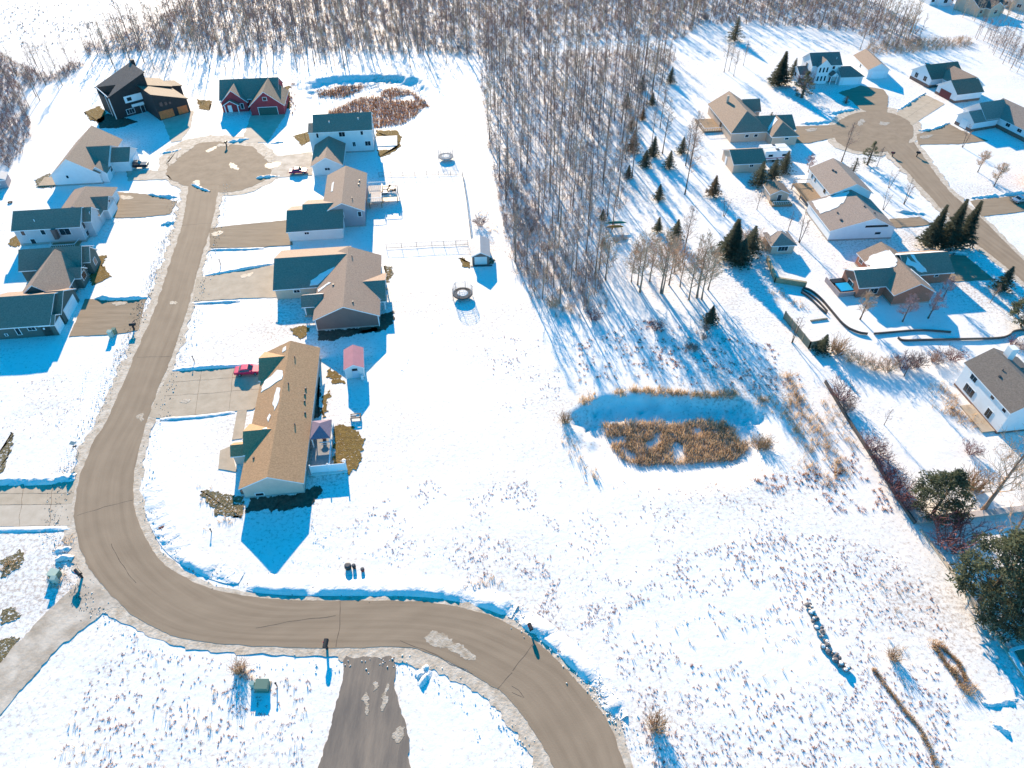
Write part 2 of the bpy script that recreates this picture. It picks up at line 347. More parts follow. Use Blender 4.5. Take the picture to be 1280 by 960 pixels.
ribbon('road_shoulder', RLw, RRw, 0.045, slush, 1.0, 0.6, 1.2, 1.9)
_, ROAD_L, ROAD_R = ribbon('road', RLw, RRw, 0.07, road_m, 0.28, 0.22)
def ellipse(cx, cy, rx, ry, n=40): return [(cx + rx * cos(2 * pi * k / n), cy + ry * sin(2 * pi * k / n)) for k in range(n)]
bulb = GP(ellipse(273, 209, 67, 31)); sheet('cul_de_sac', bulb, 0.062, court_m, 1.2, 0.4, 0.22)
sheet('cul_de_sac_shoulder', GP(ellipse(275, 207, 77, 38)), 0.038, slush, 1.0, 0.8, 0.3)
R2L = GP([(1104, 184), (1150, 232), (1180, 265), (1207, 295), (1237, 318), (1265, 340), (1320, 386), (1400, 450)]); R2R = GP([(1142, 178), (1183, 237), (1204, 255), (1226, 272), (1252, 298), (1280, 327), (1340, 382), (1430, 450)])
ribbon('street_shoulder', R2L, R2R, 0.045, slush, 0.9, 0.7, 1.5); ribbon('street', R2L, R2R, 0.07, road_m, 0.25, 0.25)
sheet('street_court', GP(ellipse(1092, 165, 51, 26)), 0.062, court_m, 0.5, 0.6, 0.4); sheet('street_court_shoulder', GP(ellipse(1092, 164, 60, 31)), 0.038, slush, 0.9, 0.8, 0.3)
sheet('dirt_track', GP([(112, 700), (128, 736), (166, 752), (135, 762), (75, 808), (0, 893), (-60, 960), (-140, 960), (-60, 880), (0, 830), (32, 792), (95, 730)]), 0.055, slush2, 0.5, 0.6)
sheet('paved_track', GP([(432, 822), (494, 822), (492, 845), (499, 880), (508, 905), (514, 960), (525, 1080), (365, 1080), (398, 960), (412, 912), (424, 865)]), 0.058, drive_dark, 0.3, 0.3, 0.6)
sheet('track_apron', GP([(420, 812), (520, 812), (590, 850), (640, 880), (632, 884), (560, 842), (500, 826), (425, 828)]), 0.052, slush, 0.5, 0.5)
def drive(pts, m, j=0.22, z=0.056, name='driveway'): return sheet(name, GP(pts), z, m, j, 0.5)
drive([(213, 465), (331, 457), (334, 497), (316, 512), (198, 523), (186, 521), (196, 494)], concrete, 0.08)
drive([(246, 347), (262, 345), (345, 331), (348, 372), (300, 373), (240, 377)], concrete, 0.15)
drive([(262, 285), (300, 281), (360, 275), (366, 306), (320, 309), (262, 310)], drive_tan, 0.15)
drive([(342, 196), (390, 190), (390, 219), (322, 224), (335, 212)], slush2, 0.3)
drive([(314, 143), (357, 143), (334, 178), (302, 178)], pale_concrete, 0.3)
drive([(203, 150), (242, 138), (238, 160), (226, 176), (214, 178)], pale_concrete, 0.2)
drive([(158, 212), (206, 214), (212, 224), (160, 226)], slush2, 0.4)
drive([(145, 240), (185, 243), (221, 252), (213, 268), (170, 272), (138, 272)], drive_tan, 0.3)
drive([(107, 374), (182, 374), (173, 413), (150, 417), (86, 421)], drive_tan, 0.15)
drive([(-60, 604), (95, 603), (90, 630), (-60, 632)], concrete, 0.06); drive([(-60, 632.6), (90, 630.6), (88, 657), (-60, 659)], pale_concrete, 0.06)
drive([(995, 158), (1044, 156), (1044, 172), (1010, 179), (994, 179)], drive_tan, 0.2)
drive([(1048, 116), (1076, 107), (1104, 112), (1110, 120), (1109, 142), (1084, 140), (1074, 135), (1060, 122)], drive_tan, 0.2)
drive([(1120, 142), (1154, 117), (1181, 130), (1138, 158)], concrete, 0.15)
drive([(1146, 168), (1186, 155), (1202, 163), (1235, 176), (1200, 180), (1148, 181)], drive_tan, 0.25)
drive([(1213, 251), (1284, 243), (1300, 262), (1226, 271)], drive_tan, 0.2)
drive([(1184, 318), (1207, 320), (1243, 350), (1190, 352), (1180, 340)], drive_tan, 0.2)
drive([(1112, 274), (1150, 271), (1166, 281), (1118, 285)], drive_tan, 0.3)
def path(pts, name='front_path', m=concrete): return sheet(name, GP(pts), 0.05, m, 0.04, 0.6)
path([(297, 512), (309, 510), (303, 548), (290, 550)]); path([(275, 563), (288, 558), (296, 590), (273, 586)])
# joints and cracks in the asphalt
def crack(pts, wd=0.055):
    p = dense(GP(pts), 0.5, False); mb = MB(); k = random.random() * 50; rows = []
    for i, (x, y) in enumerate(p):
        q = p[min(i + 1, len(p) - 1)]; o_ = p[max(i - 1, 0)]; d = Vector((q[0] - o_[0], q[1] - o_[1])).normalized(); h = wd * (0.6 + 0.5 * nz(x, y, 1.3, k)); x += 0.18 * nz(x, y, 0.6, k); y += 0.18 * nz(x, y, 0.6, k + 3)
        rows.append(((x - d.y * h, y + d.x * h, 0.075), (x + d.y * h, y - d.x * h, 0.075)))
    for i in range(len(rows) - 1): mb.face([rows[i][0], rows[i + 1][0], rows[i + 1][1], rows[i][1]])
    o = mb.build('road_crack', crack_m)
    if o.data.polygons[0].normal.z < 0: o.data.flip_normals()
    tag(o, kind='structure')
for p in ([(425, 752), (424, 780), (421, 808)], [(97, 645), (130, 634), (166, 626)], [(172, 447), (213, 446)], [(640, 838), (668, 804)], [(622, 862), (640, 842)], [(228, 282), (264, 279)], [(320, 785), (360, 778), (420, 770)], [(139, 680), (152, 705), (170, 730)], [(640, 866), (655, 872), (648, 862), (640, 858)], [(245, 240), (268, 237)], [(500, 800), (530, 812), (590, 842)]): crack(p)
# melting ice and snow left on the asphalt
ice_m = mat('grey melting ice', (.5, .42, .34), .6, c2=(.3, .225, .155), vscale=1.3, bump=.3, bscale=5)
for p in ([(527, 798), (541, 787), (552, 794), (575, 804), (598, 821), (588, 827), (562, 812), (545, 806)], [(486, 850), (484, 876), (480, 893), (476, 880), (478, 862)], [(465, 856), (470, 850), (472, 862), (467, 868)], [(498, 905), (506, 910), (500, 930), (492, 925)],
          [(172, 520), (178, 515), (180, 526), (173, 528)], [(213, 377), (222, 376), (221, 382), (212, 381)], [(285, 203), (294, 205), (300, 214), (291, 211)], [(243, 226), (250, 225), (249, 233), (243, 231)], [(262, 185), (275, 182), (268, 188), (255, 192)], [(1072, 150), (1082, 149), (1078, 158), (1070, 157)], [(1100, 152), (1112, 153), (1110, 157), (1098, 156)]):
    sheet('ice_patch', GP(p), 0.078, ice_m, 0.5, 0.15, 1.0, round_it=1)
# bare lawn, beds
for p, m in (([(417, 532), (440, 533), (452, 543), (455, 562), (447, 583), (436, 593), (418, 587)], lawn), ([(364, 410), (377, 407), (385, 409), (384, 419), (376, 423), (366, 419)], lawn), ([(411, 460), (420, 466), (431, 476), (430, 480), (417, 478), (410, 468)], lawn),
             ([(402, 500), (411, 488), (413, 492), (407, 522), (402, 522)], lawn), ([(480, 332), (490, 334), (490, 345), (486, 354), (481, 354)], lawn2), ([(574, 322), (580, 321), (587, 330), (586, 336), (577, 330)], lawn), ([(612, 322), (617, 324), (616, 329), (611, 329)], lawn2),
             ([(116, 320), (133, 320), (128, 333), (139, 346), (113, 357)], lawn), ([(10, 300), (20, 293), (28, 300), (24, 308), (12, 308)], lawn), ([(250, 615), (262, 612), (285, 618), (305, 622), (305, 648), (270, 642)], lawn2), ([(0, 800), (25, 797), (0, 832), (-20, 830)], lawn2),
             ([(106, 140), (124, 132), (133, 140), (128, 154), (112, 150)], lawn), ([(246, 124), (264, 126), (262, 138), (250, 136)], lawn), ([(366, 170), (388, 164), (390, 174), (378, 182)], lawn), ([(470, 163), (496, 163), (502, 170), (501, 182), (488, 193), (474, 197), (472, 188), (494, 186), (494, 173), (470, 172)], lawn),
             ([(357, 108), (362, 107), (363, 135), (357, 136)], lawn), ([(44, 225), (62, 216), (70, 234), (48, 235)], lawn2), ([(0, 565), (14, 540), (16, 555), (4, 590), (-10, 600)], lawn2), ([(0, 700), (24, 690), (30, 704), (4, 722)], lawn2), ([(0, 765), (20, 760), (24, 772), (4, 780)], lawn2), ([(476, 395), (491, 388), (492, 404), (476, 415), (440, 418), (470, 408)], soil),
             ([(312, 623), (382, 615), (398, 606), (404, 614), (386, 634), (310, 640)], soil), ([(398, 414), (470, 408), (476, 412), (420, 424), (398, 426)], soil), ([(120, 150), (134, 142), (172, 152), (150, 160), (126, 160)], soil), ([(388, 480), (398, 470), (400, 500), (398, 522), (393, 522)], soil)):
    sheet('bare_lawn' if m in (lawn, lawn2) else 'planting_bed', GP(p), 0.035, m, 0.55, 0.12, 0.9, fine=.55)
# ---------------------------------------------------------------- ploughed snow banks
def bank(pts, wd=1.1, h=0.55, m=None, rough=0.35, iters=2, world=False, gap=0.0, outer=0, ow=2.6):
    p = dense(smooth_line(pts if world else GP(pts), iters), 0.35, False); mb = MB(); k = random.random() * 90; rows = []
    n = len(p); prof = [(-1, -0.02), (-0.72, 0.35), (-0.35, 0.85), (0, 1.0), (0.4, 0.8), (0.75, 0.3), (1, -0.02)]
    for i, (x, y) in enumerate(p):
        a_, b_ = p[max(i - 1, 0)], p[min(i + 1, n - 1)]; d = Vector((b_[0] - a_[0], b_[1] - a_[1])).normalized()
        e = min(1, i / 4, (n - 1 - i) / 4); e = max(0.05, e); s1 = (0.75 + 0.5 * nz(x, y, 0.25, k)) * e; row = []
        if gap and nz(x, y, 0.22, k + 7) > gap: s1 *= 0.25
        for u, zz in prof:
            if outer * u > 0: u *= ow
            q = (x - d.y * u * wd * (0.7 + 0.3 * e), y + d.x * u * wd * (0.7 + 0.3 * e))
            z = 0.03 + max(-0.05, zz * h * s1 + (rough * h * nz(q[0], q[1], 1.6, k + 2) * (1 if 0 < zz else 0)) + rough * 0.6 * h * nz(q[0], q[1], 3.5, k + 4) * (1 if 0 < zz else 0))
            row.append(len(mb.v)); mb.v.append((q[0], q[1], z))
        rows.append(row)
    for i in range(n - 1):
        for j in range(6): mb.f.append((rows[i][j], rows[i][j + 1], rows[i + 1][j + 1], rows[i + 1][j])); mb.m.append(0)
    o = mb.build('snow_bank', m or snow2, smooth=True)
    if sum(f.normal.z for f in o.data.polygons) < 0: o.data.flip_normals()
    return tag(o, kind='structure')
def off(line, d):
    out = []
    for i, p in enumerate(line):
        a_, b_ = line[max(i - 2, 0)], line[min(i + 2, len(line) - 1)]; t = Vector((b_[0] - a_[0], b_[1] - a_[1])).normalized(); out.append((p[0] + t.y * d, p[1] - t.x * d))
    return out
def part_of(line, y0, y1, f=0): # slice of a road edge by photograph rows
    return [p for p in line]
i0 = min(range(len(ROAD_R)), key=lambda i: hypot(ROAD_R[i][0] - G(205, 708)[0], ROAD_R[i][1] - G(205, 708)[1]))
i1 = min(range(len(ROAD_R)), key=lambda i: hypot(ROAD_R[i][0] - G(300, 745)[0], ROAD_R[i][1] - G(300, 745)[1]))
i2 = min(range(len(ROAD_R)), key=lambda i: hypot(ROAD_R[i][0] - G(640, 782)[0], ROAD_R[i][1] - G(640, 782)[1]))
i3 = min(range(len(ROAD_R)), key=lambda i: hypot(ROAD_R[i][0] - G(768, 915)[0], ROAD_R[i][1] - G(768, 915)[1]))
j0 = min(range(len(ROAD_R)), key=lambda i: hypot(ROAD_R[i][0] - G(167, 610)[0], ROAD_R[i][1] - G(167, 610)[1]))
sgn = -1 if (off(ROAD_R, 1)[i2][1] < ROAD_R[i2][1]) else 1
bank(off(ROAD_R, sgn * 2.0)[j0:i1:2], 0.8, 0.42, iters=0, world=True, gap=0.05, outer=-sgn, rough=.5)
bank(off(ROAD_R, sgn * 1.5)[i1:i2:2], 0.85, 0.58, iters=0, world=True, rough=0.32, outer=-sgn, gap=.28)
bank(off(ROAD_R, sgn * 1.2)[i2:i3:2], 0.75, 0.55, iters=0, world=True, rough=0.7, outer=-sgn, gap=.15)
bank([(216, 462.5), (260, 459), (325, 455)], 0.55, 0.42); bank([(118, 372.5), (150, 373.5), (184, 372)], 0.8, 0.75); bank([(257, 344), (300, 337), (343, 329)], 0.5, 0.35); bank([(-30, 601), (30, 601.5), (70, 600), (95, 596)], 1.0, 0.6, rough=0.7)
bank([(200, 524), (250, 521), (294, 515)], 0.4, 0.16); bank([(262, 312), (300, 311.5), (330, 310)], 0.4, 0.2); bank([(240, 379), (300, 376)], 0.4, 0.2); bank([(88, 660), (40, 662), (-30, 663)], 0.5, 0.2)
for q in ([(66, 690), (78, 686), (88, 687)], [(70, 700), (80, 697), (92, 698)], [(201, 281), (210, 279), (218, 278)], [(184, 242), (200, 246), (222, 246)], [(200, 192), (215, 190), (228, 186)], [(285, 178), (300, 176), (312, 173)], [(338, 180), (346, 178), (354, 178)], [(320, 223), (335, 221), (352, 220)], [(1000, 154.5), (1022, 154), (1042, 151)], [(1120, 139.5), (1138, 128), (1156, 116)], [(1148, 163.5), (1168, 162), (1186, 153)],
          [(1213, 247), (1245, 244.5), (1282, 240)], [(1036, 143), (1052, 139), (1068, 137)], [(240, 230), (252, 236), (262, 240)], [(1120, 264), (1140, 266), (1156, 268)], [(1184, 316), (1196, 315), (1208, 317)], [(520, 846), (530, 838), (536, 833)], [(524, 858), (532, 848), (537, 838)], [(1240, 905), (1252, 910), (1262, 918)], [(1228, 880), (1245, 878), (1275, 876)]):
    bank(q, 0.5, 0.45, rough=0.8)
# loose clods of ploughed snow and grit along the kerbs
def rubble(name, lines, count, smin, smax, m, spread):
    V, Tt = [], []; octa = np.array([[1, 0, 0], [-1, 0, 0], [0, 1, 0], [0, -1, 0], [0, 0, .8], [0, 0, -.8]]); of = np.array([[0, 2, 4], [2, 1, 4], [1, 3, 4], [3, 0, 4], [2, 0, 5], [1, 2, 5], [3, 1, 5], [0, 3, 5]])
    for _ in range(count):
        ln = random.choice(lines); p = random.choice(ln); s = random.uniform(smin, smax) * random.uniform(0.6, 1)
        a = random.gauss(0, spread); b_ = random.gauss(0, spread); r = np.array([[random.uniform(-.4, .4) for _ in range(3)] for _ in range(6)])
        v = (octa + r) * s + np.array([p[0] + a, p[1] + b_, 0.06 + s * 0.35]); Tt.append(of + len(V) * 6); V.append(v)
    return tag(tri_mesh(name, np.concatenate(V), np.concatenate(Tt), m), kind='stuff')
rubble('snow_rubble', [off(ROAD_R, sgn * 2.1), off(ROAD_L, -sgn * 2.2), off(ROAD_R, sgn * 1.2)[i2:i3]], 1500, 0.04, 0.15, snow2, 0.6)
rubble('road_grit', [off(ROAD_L, -sgn * 2.6)[10:190], off(ROAD_L, -sgn * 2.9)[40:190], off(ROAD_R, sgn * 1.9)], 2600, 0.03, 0.11, mat('road grit', (.2, .14, .1), .9), 0.7)

def trail(pts, n): 
    ln = dense(smooth_line(GP(pts), 2), .3, False); rubble('footprint_trail', [ln], n, .03, .09, snow2, .16)
for p_, n_ in (([(390, 640), (392, 672), (415, 688), (432, 703)], 60), ([(394, 676), (425, 660), (470, 652), (500, 660)], 60), ([(455, 690), (500, 700), (560, 690), (600, 700)], 40), ([(330, 690), (360, 700), (420, 706)], 30), ([(560, 330), (570, 350), (560, 400), (520, 430), (500, 470)], 90), ([(500, 240), (540, 260), (560, 290)], 50), ([(845, 780), (900, 760), (960, 790)], 40), ([(1080, 560), (1130, 520), (1150, 480)], 50), ([(900, 300), (930, 260), (940, 200)], 60), ([(540, 850), (580, 880), (600, 930)], 40), ([(60, 540), (100, 500), (110, 460)], 50)): trail(p_, n_)

for q in ([(214, 478), (270, 474), (331, 470)], [(208, 495), (270, 491), (330, 486)], [(252, 463), (244, 519)], [(292, 461), (286, 514)], [(0, 617), (92, 616)], [(30, 604), (24, 658)], [(66, 604), (62, 658)], [(1130, 150), (1168, 124)]): crack(q, .03)
for q in ([(225, 500), (236, 497), (238, 503), (228, 505)], [(322, 474), (331, 470), (332, 480), (325, 482)], [(265, 291), (280, 288), (278, 293), (266, 296)], [(300, 344), (318, 340), (316, 345), (302, 348)], [(140, 378), (160, 377), (158, 381), (142, 382)], [(330, 205), (350, 201), (352, 208), (334, 212)], [(150, 244), (168, 246), (164, 250), (150, 249)], [(1006, 161), (1022, 160), (1020, 164), (1008, 165)], [(1150, 170), (1166, 168), (1164, 172), (1150, 174)], [(455, 870), (460, 860), (463, 880), (458, 900), (455, 885)], [(1175, 258), (1182, 262), (1188, 270), (1180, 266)]): sheet('ice_patch', GP(q), 0.079, ice_m, 0.4, 0.15, 1.2, round_it=1)

for q in ([(207, 204), (216, 190), (232, 183), (246, 182), (236, 189), (222, 198), (214, 208)], [(330, 190), (342, 196), (341, 206), (334, 202)], [(268, 181), (292, 179), (288, 182), (272, 184)]): sheet('snow_patch', GP(q), 0.080, slush, 0.7, 0.2, 0.8, round_it=1)
# ---------------------------------------------------------------- houses
ROOF_T = 0.2
class House:
    def __init__(s, name, label, cat, origin, yaw_deg, wall_m, roof_m, group=None, trim_m=None):
        s.root = thing(name, label, cat, (origin[0], origin[1], 0), radians(yaw_deg), group); s.wm, s.rm, s.tm = wall_m, roof_m, trim_m or trim
    def wing(s, x0, x1, y0, y1, h, rise, axis='y', rc=None, oh=0.4, hipa=0.0, hipb=0.0, z0=0.0, wall_m=None, roof_m=None, base=None, ends=(True, True), ohe=0.3, extenda=0.0, extendb=0.0):
        """a gabled or hipped block; axis = direction of the ridge, rc = where it lies across; hipa / hipb = hip run at the low / high end"""
        if axis == 'y': c0, c1, a0, a1 = x0, x1, y0, y1; mp = lambda c, a, z: (c, a, z)
        else: c0, c1, a0, a1 = y0, y1, x0, x1; mp = lambda c, a, z: (a, c, z)
        rc = (c0 + c1) / 2 if rc is None else rc; s0 = rise / (rc - c0); s1 = rise / (c1 - rc)
        flip = axis != 'y'
        def Pq(mb, vs_, fs, mi=0): mb.poly([mp(*v) for v in vs_], [f[::-1] if flip else f for f in fs], mi)
        mb = MB(); e = 0.12
        za = h - e; zr = h + rise - e
        va = [(c0, a0, z0), (c1, a0, z0), (c1, a1, z0), (c0, a1, z0), (c0, a0, za), (c1, a0, za), (c1, a1, za), (c0, a1, za)]
        fs = [(3, 2, 1, 0), (1, 2, 6, 5), (3, 0, 4, 7)]
        if hipa: fs.append((0, 1, 5, 4)); ra = None
        else: va.append((rc, a0, zr)); ra = len(va) - 1; fs.append((0, 1, 5, ra, 4))
        if hipb: fs.append((2, 3, 7, 6)); rb = None
        else: va.append((rc, a1, zr)); rb = len(va) - 1; fs.append((2, 3, 7, rb, 6))
        Pq(mb, va, fs)
        wl = mb.build('wall', wall_m or s.wm, s.root)
        mb = MB(); cl, ch = c0 - oh, c1 + oh; zl, zh = h - oh * s0, h - oh * s1; al, ah = a0 - ohe - extenda, a1 + ohe + extendb
        r0 = al + (hipa + ohe if hipa else 0); r1 = ah - (hipb + ohe if hipb else 0); t = ROOF_T
        top = [(cl, al, zl), (ch, al, zh), (ch, ah, zh), (cl, ah, zl), (rc, r0, h + rise), (rc, r1, h + rise)]
        bot = [(x, y, z - t) for x, y, z in top]
        fs = [(0, 4, 5, 3), (1, 2, 5, 4)]; mi = [0, 0]
        if hipa: fs.append((0, 1, 4)); mi.append(0)
        if hipb: fs.append((2, 3, 5)); mi.append(0)
        fs += [(6, 9, 11, 10), (7, 10, 11, 8)]; mi += [1, 1]
        if hipa: fs += [(6, 10, 7), (0, 6, 7, 1)]; mi += [1, 1]
        else: fs += [(0, 6, 10, 4), (4, 10, 7, 1)]; mi += [1, 1]
        if hipb: fs += [(8, 11, 9), (2, 8, 9, 3)]; mi += [1, 1]
        else: fs += [(2, 8, 11, 5), (5, 11, 9, 3)]; mi += [1, 1]
        fs += [(0, 3, 9, 6), (1, 7, 8, 2)]; mi += [1, 1]
        Pq(mb, top + bot, fs, mi); rf = mb.build('roof', [roof_m or s.rm, s.tm], s.root, fix=True)
        s.wl, s.rf = wl, rf
        s.last = dict(x0=x0, x1=x1, y0=y0, y1=y1, h=h, axis=axis, rc=rc, s0=s0, s1=s1, rise=rise)
        if base:
            b = MB(); b.box(x0 - .06, x1 + .06, y0 - .06, y1 + .06, -0.2, base[0]); b.build('foundation', base[1], s.root)
        return dict(s.last)
    def rz(s, W, x, y):
        c = x if W['axis'] == 'y' else y
        return W['h'] + W['rise'] - (W['rc'] - c) * W['s0'] if c < W['rc'] else W['h'] + W['rise'] - (c - W['rc']) * W['s1']
    def snow(s, W, pts, t=0.07, jit=0.25):
        _seed[0] += 5.7; k = _seed[0]
        if area(pts) < 0: pts = pts[::-1]
        p = [(x + jit * nz(x, y, 0.9, k) * 1.6, y + jit * nz(x, y, 0.9, k + 4) * 1.6) for x, y in dense(pts, 0.5)]
        mb = MB(); n = len(p)
        tp = [(x, y, s.rz(W, x, y) + t) for x, y in p]; bt = [(x, y, s.rz(W, x, y) - 0.03) for x, y in p]
        mb.face(tp); mb.poly(bt + tp, [(i, (i + 1) % n, (i + 1) % n + n, i + n) for i in range(n)])
        mb.build('roof_snow', snow2, s.root)
    def _frame(s, side, u, z, wall):
        if side == 'S': return lambda a, d, b: (u + a, wall - d, z + b)
        if side == 'N': return lambda a, d, b: (u - a, wall + d, z + b)
        if side == 'E': return lambda a, d, b: (wall + d, u + a, z + b)
        return lambda a, d, b: (wall - d, u - a, z + b)
    def plate(s, side, u, z, wall, w, h, d0, d1, name, m, parent=None, slots=0):
        f = s._frame(side, u, z, wall); mb = MB()
        def bx(a0, a1, b0, b1, e0, e1): 
            vs_ = [f(a, d, b) for d in (e0, e1) for a, b in ((a0, b0), (a1, b0), (a1, b1), (a0, b1))]
            mb.poly(vs_, [(3, 2, 1, 0), (4, 5, 6, 7), (0, 1, 5, 4), (1, 2, 6, 5), (2, 3, 7, 6), (3, 0, 4, 7)])
        if slots:
            for k in range(slots): bx(-w / 2, w / 2, -h / 2 + h * k / slots + .02, -h / 2 + h * (k + 1) / slots - .02, d0, d1)
            bx(-w / 2, w / 2, -h / 2, h / 2, d0, d1 - .03)
        else: bx(-w / 2, w / 2, -h / 2, h / 2, d0, d1)
        return mb.build(name, m, parent or s.root, fix=True)
    def window(s, side, u, z, wall, w=1.0, h=1.2, m=None, n=1):
        fr = s.plate(side, u, z, wall, w + .2, h + .2, -.02, .05, 'window', m or trim)
        for k in range(n):
            s.plate(side, u + (-1 if side in 'NW' else 1) * ((k + .5) / n - .5) * w, z, wall, w / n - .06, h, .0, .075, 'pane', glass, fr)
        return fr
    def door(s, side, u, wall, w=1.0, h=2.05, m=None, z=0):
        fr = s.plate(side, u, z + h / 2, wall, w + .2, h + .1, -.02, .05, 'door', trim); s.plate(side, u, z + h / 2 - .04, wall, w, h, .0, .08, 'door_leaf', m or dgrey, fr)
    def garage_door(s, side, u, wall, w=4.6, h=2.2, m=None):
        s.plate(side, u, h / 2 + .06, wall, w + .3, h + .2, -.02, .05, 'garage_frame', trim); s.plate(side, u, h / 2 + .02, wall, w, h, .0, .1, 'garage_door', m or white, slots=4)
    def vent(s, W, x, y, h=0.45, r=0.09, m=None):
        mb = MB(); z = s.rz(W, x, y); mb.tube([(x, y, z - .1), (x, y, z + h)], r, 8); mb.build('roof_vent', m or dgrey, s.root)
    def boxvent(s, W, x, y, a=0.35):
        mb = MB(); z = s.rz(W, x, y); mb.box(x - a / 2, x + a / 2, y - a / 2, y + a / 2, z - .15, z + .25); mb.build('roof_vent', dgrey, s.root)
    def post(s, x, y, z, r=0.11, m=None, z0=0):
        mb = MB(); mb.box(x - r, x + r, y - r, y + r, z0, z); mb.build('porch_post', m or white, s.root)
    def slab(s, x0, x1, y0, y1, z0, z1, name, m):
        mb = MB(); mb.box(x0, x1, y0, y1, z0, z1); return mb.build(name, m, s.root)
sid_grey = mat('light grey siding', (0.58, 0.46, 0.38), 0.8, 0.06, 0.8); sid_mid = mat('grey siding', (0.18, 0.125, 0.11), 0.8, 0.06, 0.8); sid_blue = mat('blue grey siding', (0.33, 0.30, 0.32), 0.8, 0.05, 0.8)
sid_pale = mat('pale siding', (0.62, 0.64, 0.63), 0.8, 0.04, 0.8); sid_white = mat('white siding', (0.72, 0.72, 0.72), 0.75, 0.03, 0.8); sid_red = mat('barn red siding', (0.32, 0.045, 0.055), 0.8, 0.1, 0.8)
sid_sage = mat('dark sage siding', (0.085, 0.11, 0.10), 0.8, 0.06, 0.8); sid_beige = mat('beige siding', (0.56, 0.42, 0.32), 0.8, 0.05, 0.8); sid_black = mat('charcoal siding', (0.034, 0.03, 0.03), 0.7, 0.12, 1.0)
brick = mat('red brown brick', (0.34, 0.15, 0.10), 0.9, 0.18, 4); brown_base = mat('brown stone base', (0.22, 0.13, 0.10), 0.9, 0.2, 2)
r_brown = shingle('brown shingles', (0.49, 0.325, 0.195)); r_tan = shingle('taupe shingles', (0.385, 0.300, 0.250)); r_dk = shingle('charcoal shingles', (0.155, 0.135, 0.135))
r_grey = shingle('grey shingles', (0.36, 0.31, 0.285)); r_sand = shingle('sandy shingles', (0.26, 0.215, 0.175)); r_beige = shingle('tan shingles', (0.36, 0.285, 0.235)); r_purple = shingle('plum grey shingles', (0.23, 0.18, 0.20))
r_slate = shingle('slate shingles', (0.27, 0.235, 0.225))
cedar = mat('orange cedar doors', (0.68, 0.17, 0.055), 0.7, 0.2, 1.5); green_door = mat('dark green door', (0.03, 0.10, 0.085), 0.6); maroon = mat('maroon door', (0.17, 0.035, 0.035), 0.6)
found = mat('concrete foundation', (0.36, 0.33, 0.30), 0.9, 0.1, 2)
# A: long brown-roofed ranch
h = House('ranch_house', 'long low ranch house with brown shingle roof inside the road bend', 'house', (-31.1, 64.1), 7, sid_grey, r_brown)
W = h.wing(-9.1, -.35, .5, 31.3, 2.7, 2.0, 'y', rc=-4.8, base=(.25, found)); A_ = W
h.snow(W, [(-8.7, 14.6), (-6.6, 20.8), (-5.1, 23.6), (-5.1, 21.6), (-6.3, 18.4), (-8.9, 23.4), (-9.5, 23.6)] if 0 else [(-9.0, 20.8), (-5.2, 21.6), (-5.3, 23.8), (-6.2, 24.9), (-8.8, 23.2)]); h.snow(W, [(-5.6, 14.4), (-5.0, 16.0), (-5.1, 19.6), (-5.9, 20.0), (-6.2, 16.5)], jit=.15); h.snow(W, [(-6.4, 12.3), (-6.1, 13.6), (-6.4, 14.2), (-6.7, 13.2)], jit=.05); h.snow(W, [(-6.1, 29.2), (-5.4, 29.4), (-5.6, 30.6), (-6.1, 30.3)], jit=.1)
for x, y in ((-3.7, 27.3), (-4.0, 20.4), (-2.2, 11.5)): h.vent(W, x, y)
for x, y in ((-1.4, 20.2), (-1.4, 18.8), (-1.3, 17.2), (-1.0, 14.6), (-7.8, 5.4)): h.boxvent(W, x, y, .28)
h.garage_door('W', 27.8, -9.6, 5.0); h.wing(-9.6, -4.9, 24.2, 31.25, 2.7, 1.75, 'x', oh=.35)
W = h.wing(-9.6, -5.2, 7.3, 13.3, 2.7, 1.7, 'x', oh=.35); h.snow(W, [(-7.0, 10.4), (-6.2, 10.4), (-6.5, 11.2)], jit=.05)
h.wing(-11.6, -9.3, 7.4, 9.9, 2.35, .9, 'x', oh=.25); h.door('W', 8.6, -11.6)
h.window('S', -6.9, .62, .5, 1.2, .5); h.slab(-9.9, -9.2, 1.3, 2.3, 0, .75, 'utility_cabinet', brown_base)
for y in (5, 15.5, 22): h.window('E', y, 1.5, -.35, 1.6, 1.2, n=2)
h.window('W', 4.5, 1.5, -9.1, 1.4, 1.2, n=2); h.window('W', 18, 1.5, -9.1, 1.8, 1.2, n=2)
# B: cross-gabled ranch
h = House('ranch_house', 'wide cross-gabled ranch house with dark grey gable wall and taupe roof', 'house', (-25.3, 104.5), 7, sid_mid, r_tan)
W = h.wing(-12.3, -.4, .5, 21.1, 2.85, 2.55, 'y', rc=-6.55, base=(.25, found)); h.vent(W, -5.7, 17.8); h.boxvent(W, -9.1, 9.2); h.boxvent(W, -4.9, 2.4, .25); h.snow(W, [(-12.3, 9.2), (-10.6, 10.2), (-9.6, 10.4), (-10.2, 11.0), (-12.5, 10.2)], jit=.12)
W2 = h.wing(-21.2, -6.9, 11.7, 25.6, 2.75, 2.6, 'x', wall_m=sid_beige); h.snow(W2, [(-14.2, 11.6), (-12.6, 11.9), (-9.4, 14.9), (-9.2, 15.7), (-11.5, 14.6), (-14.0, 12.9)], jit=.15); h.garage_door('W', 18.6, -21.2, 7.0)
W3 = h.wing(-15.0, -11.5, 5.3, 8.8, 2.75, 1.1, 'x', oh=.4, z0=2.3); h.snow(W3, [(-14.9, 7.3), (-11, 7.2), (-11, 8.6), (-13, 8.4)], jit=.1)
h.post(-14.8, 5.5, 2.7); h.post(-14.8, 8.6, 2.7); h.slab(-15.1, -12.3, 5.2, 8.9, 0, .2, 'porch_floor', concrete)
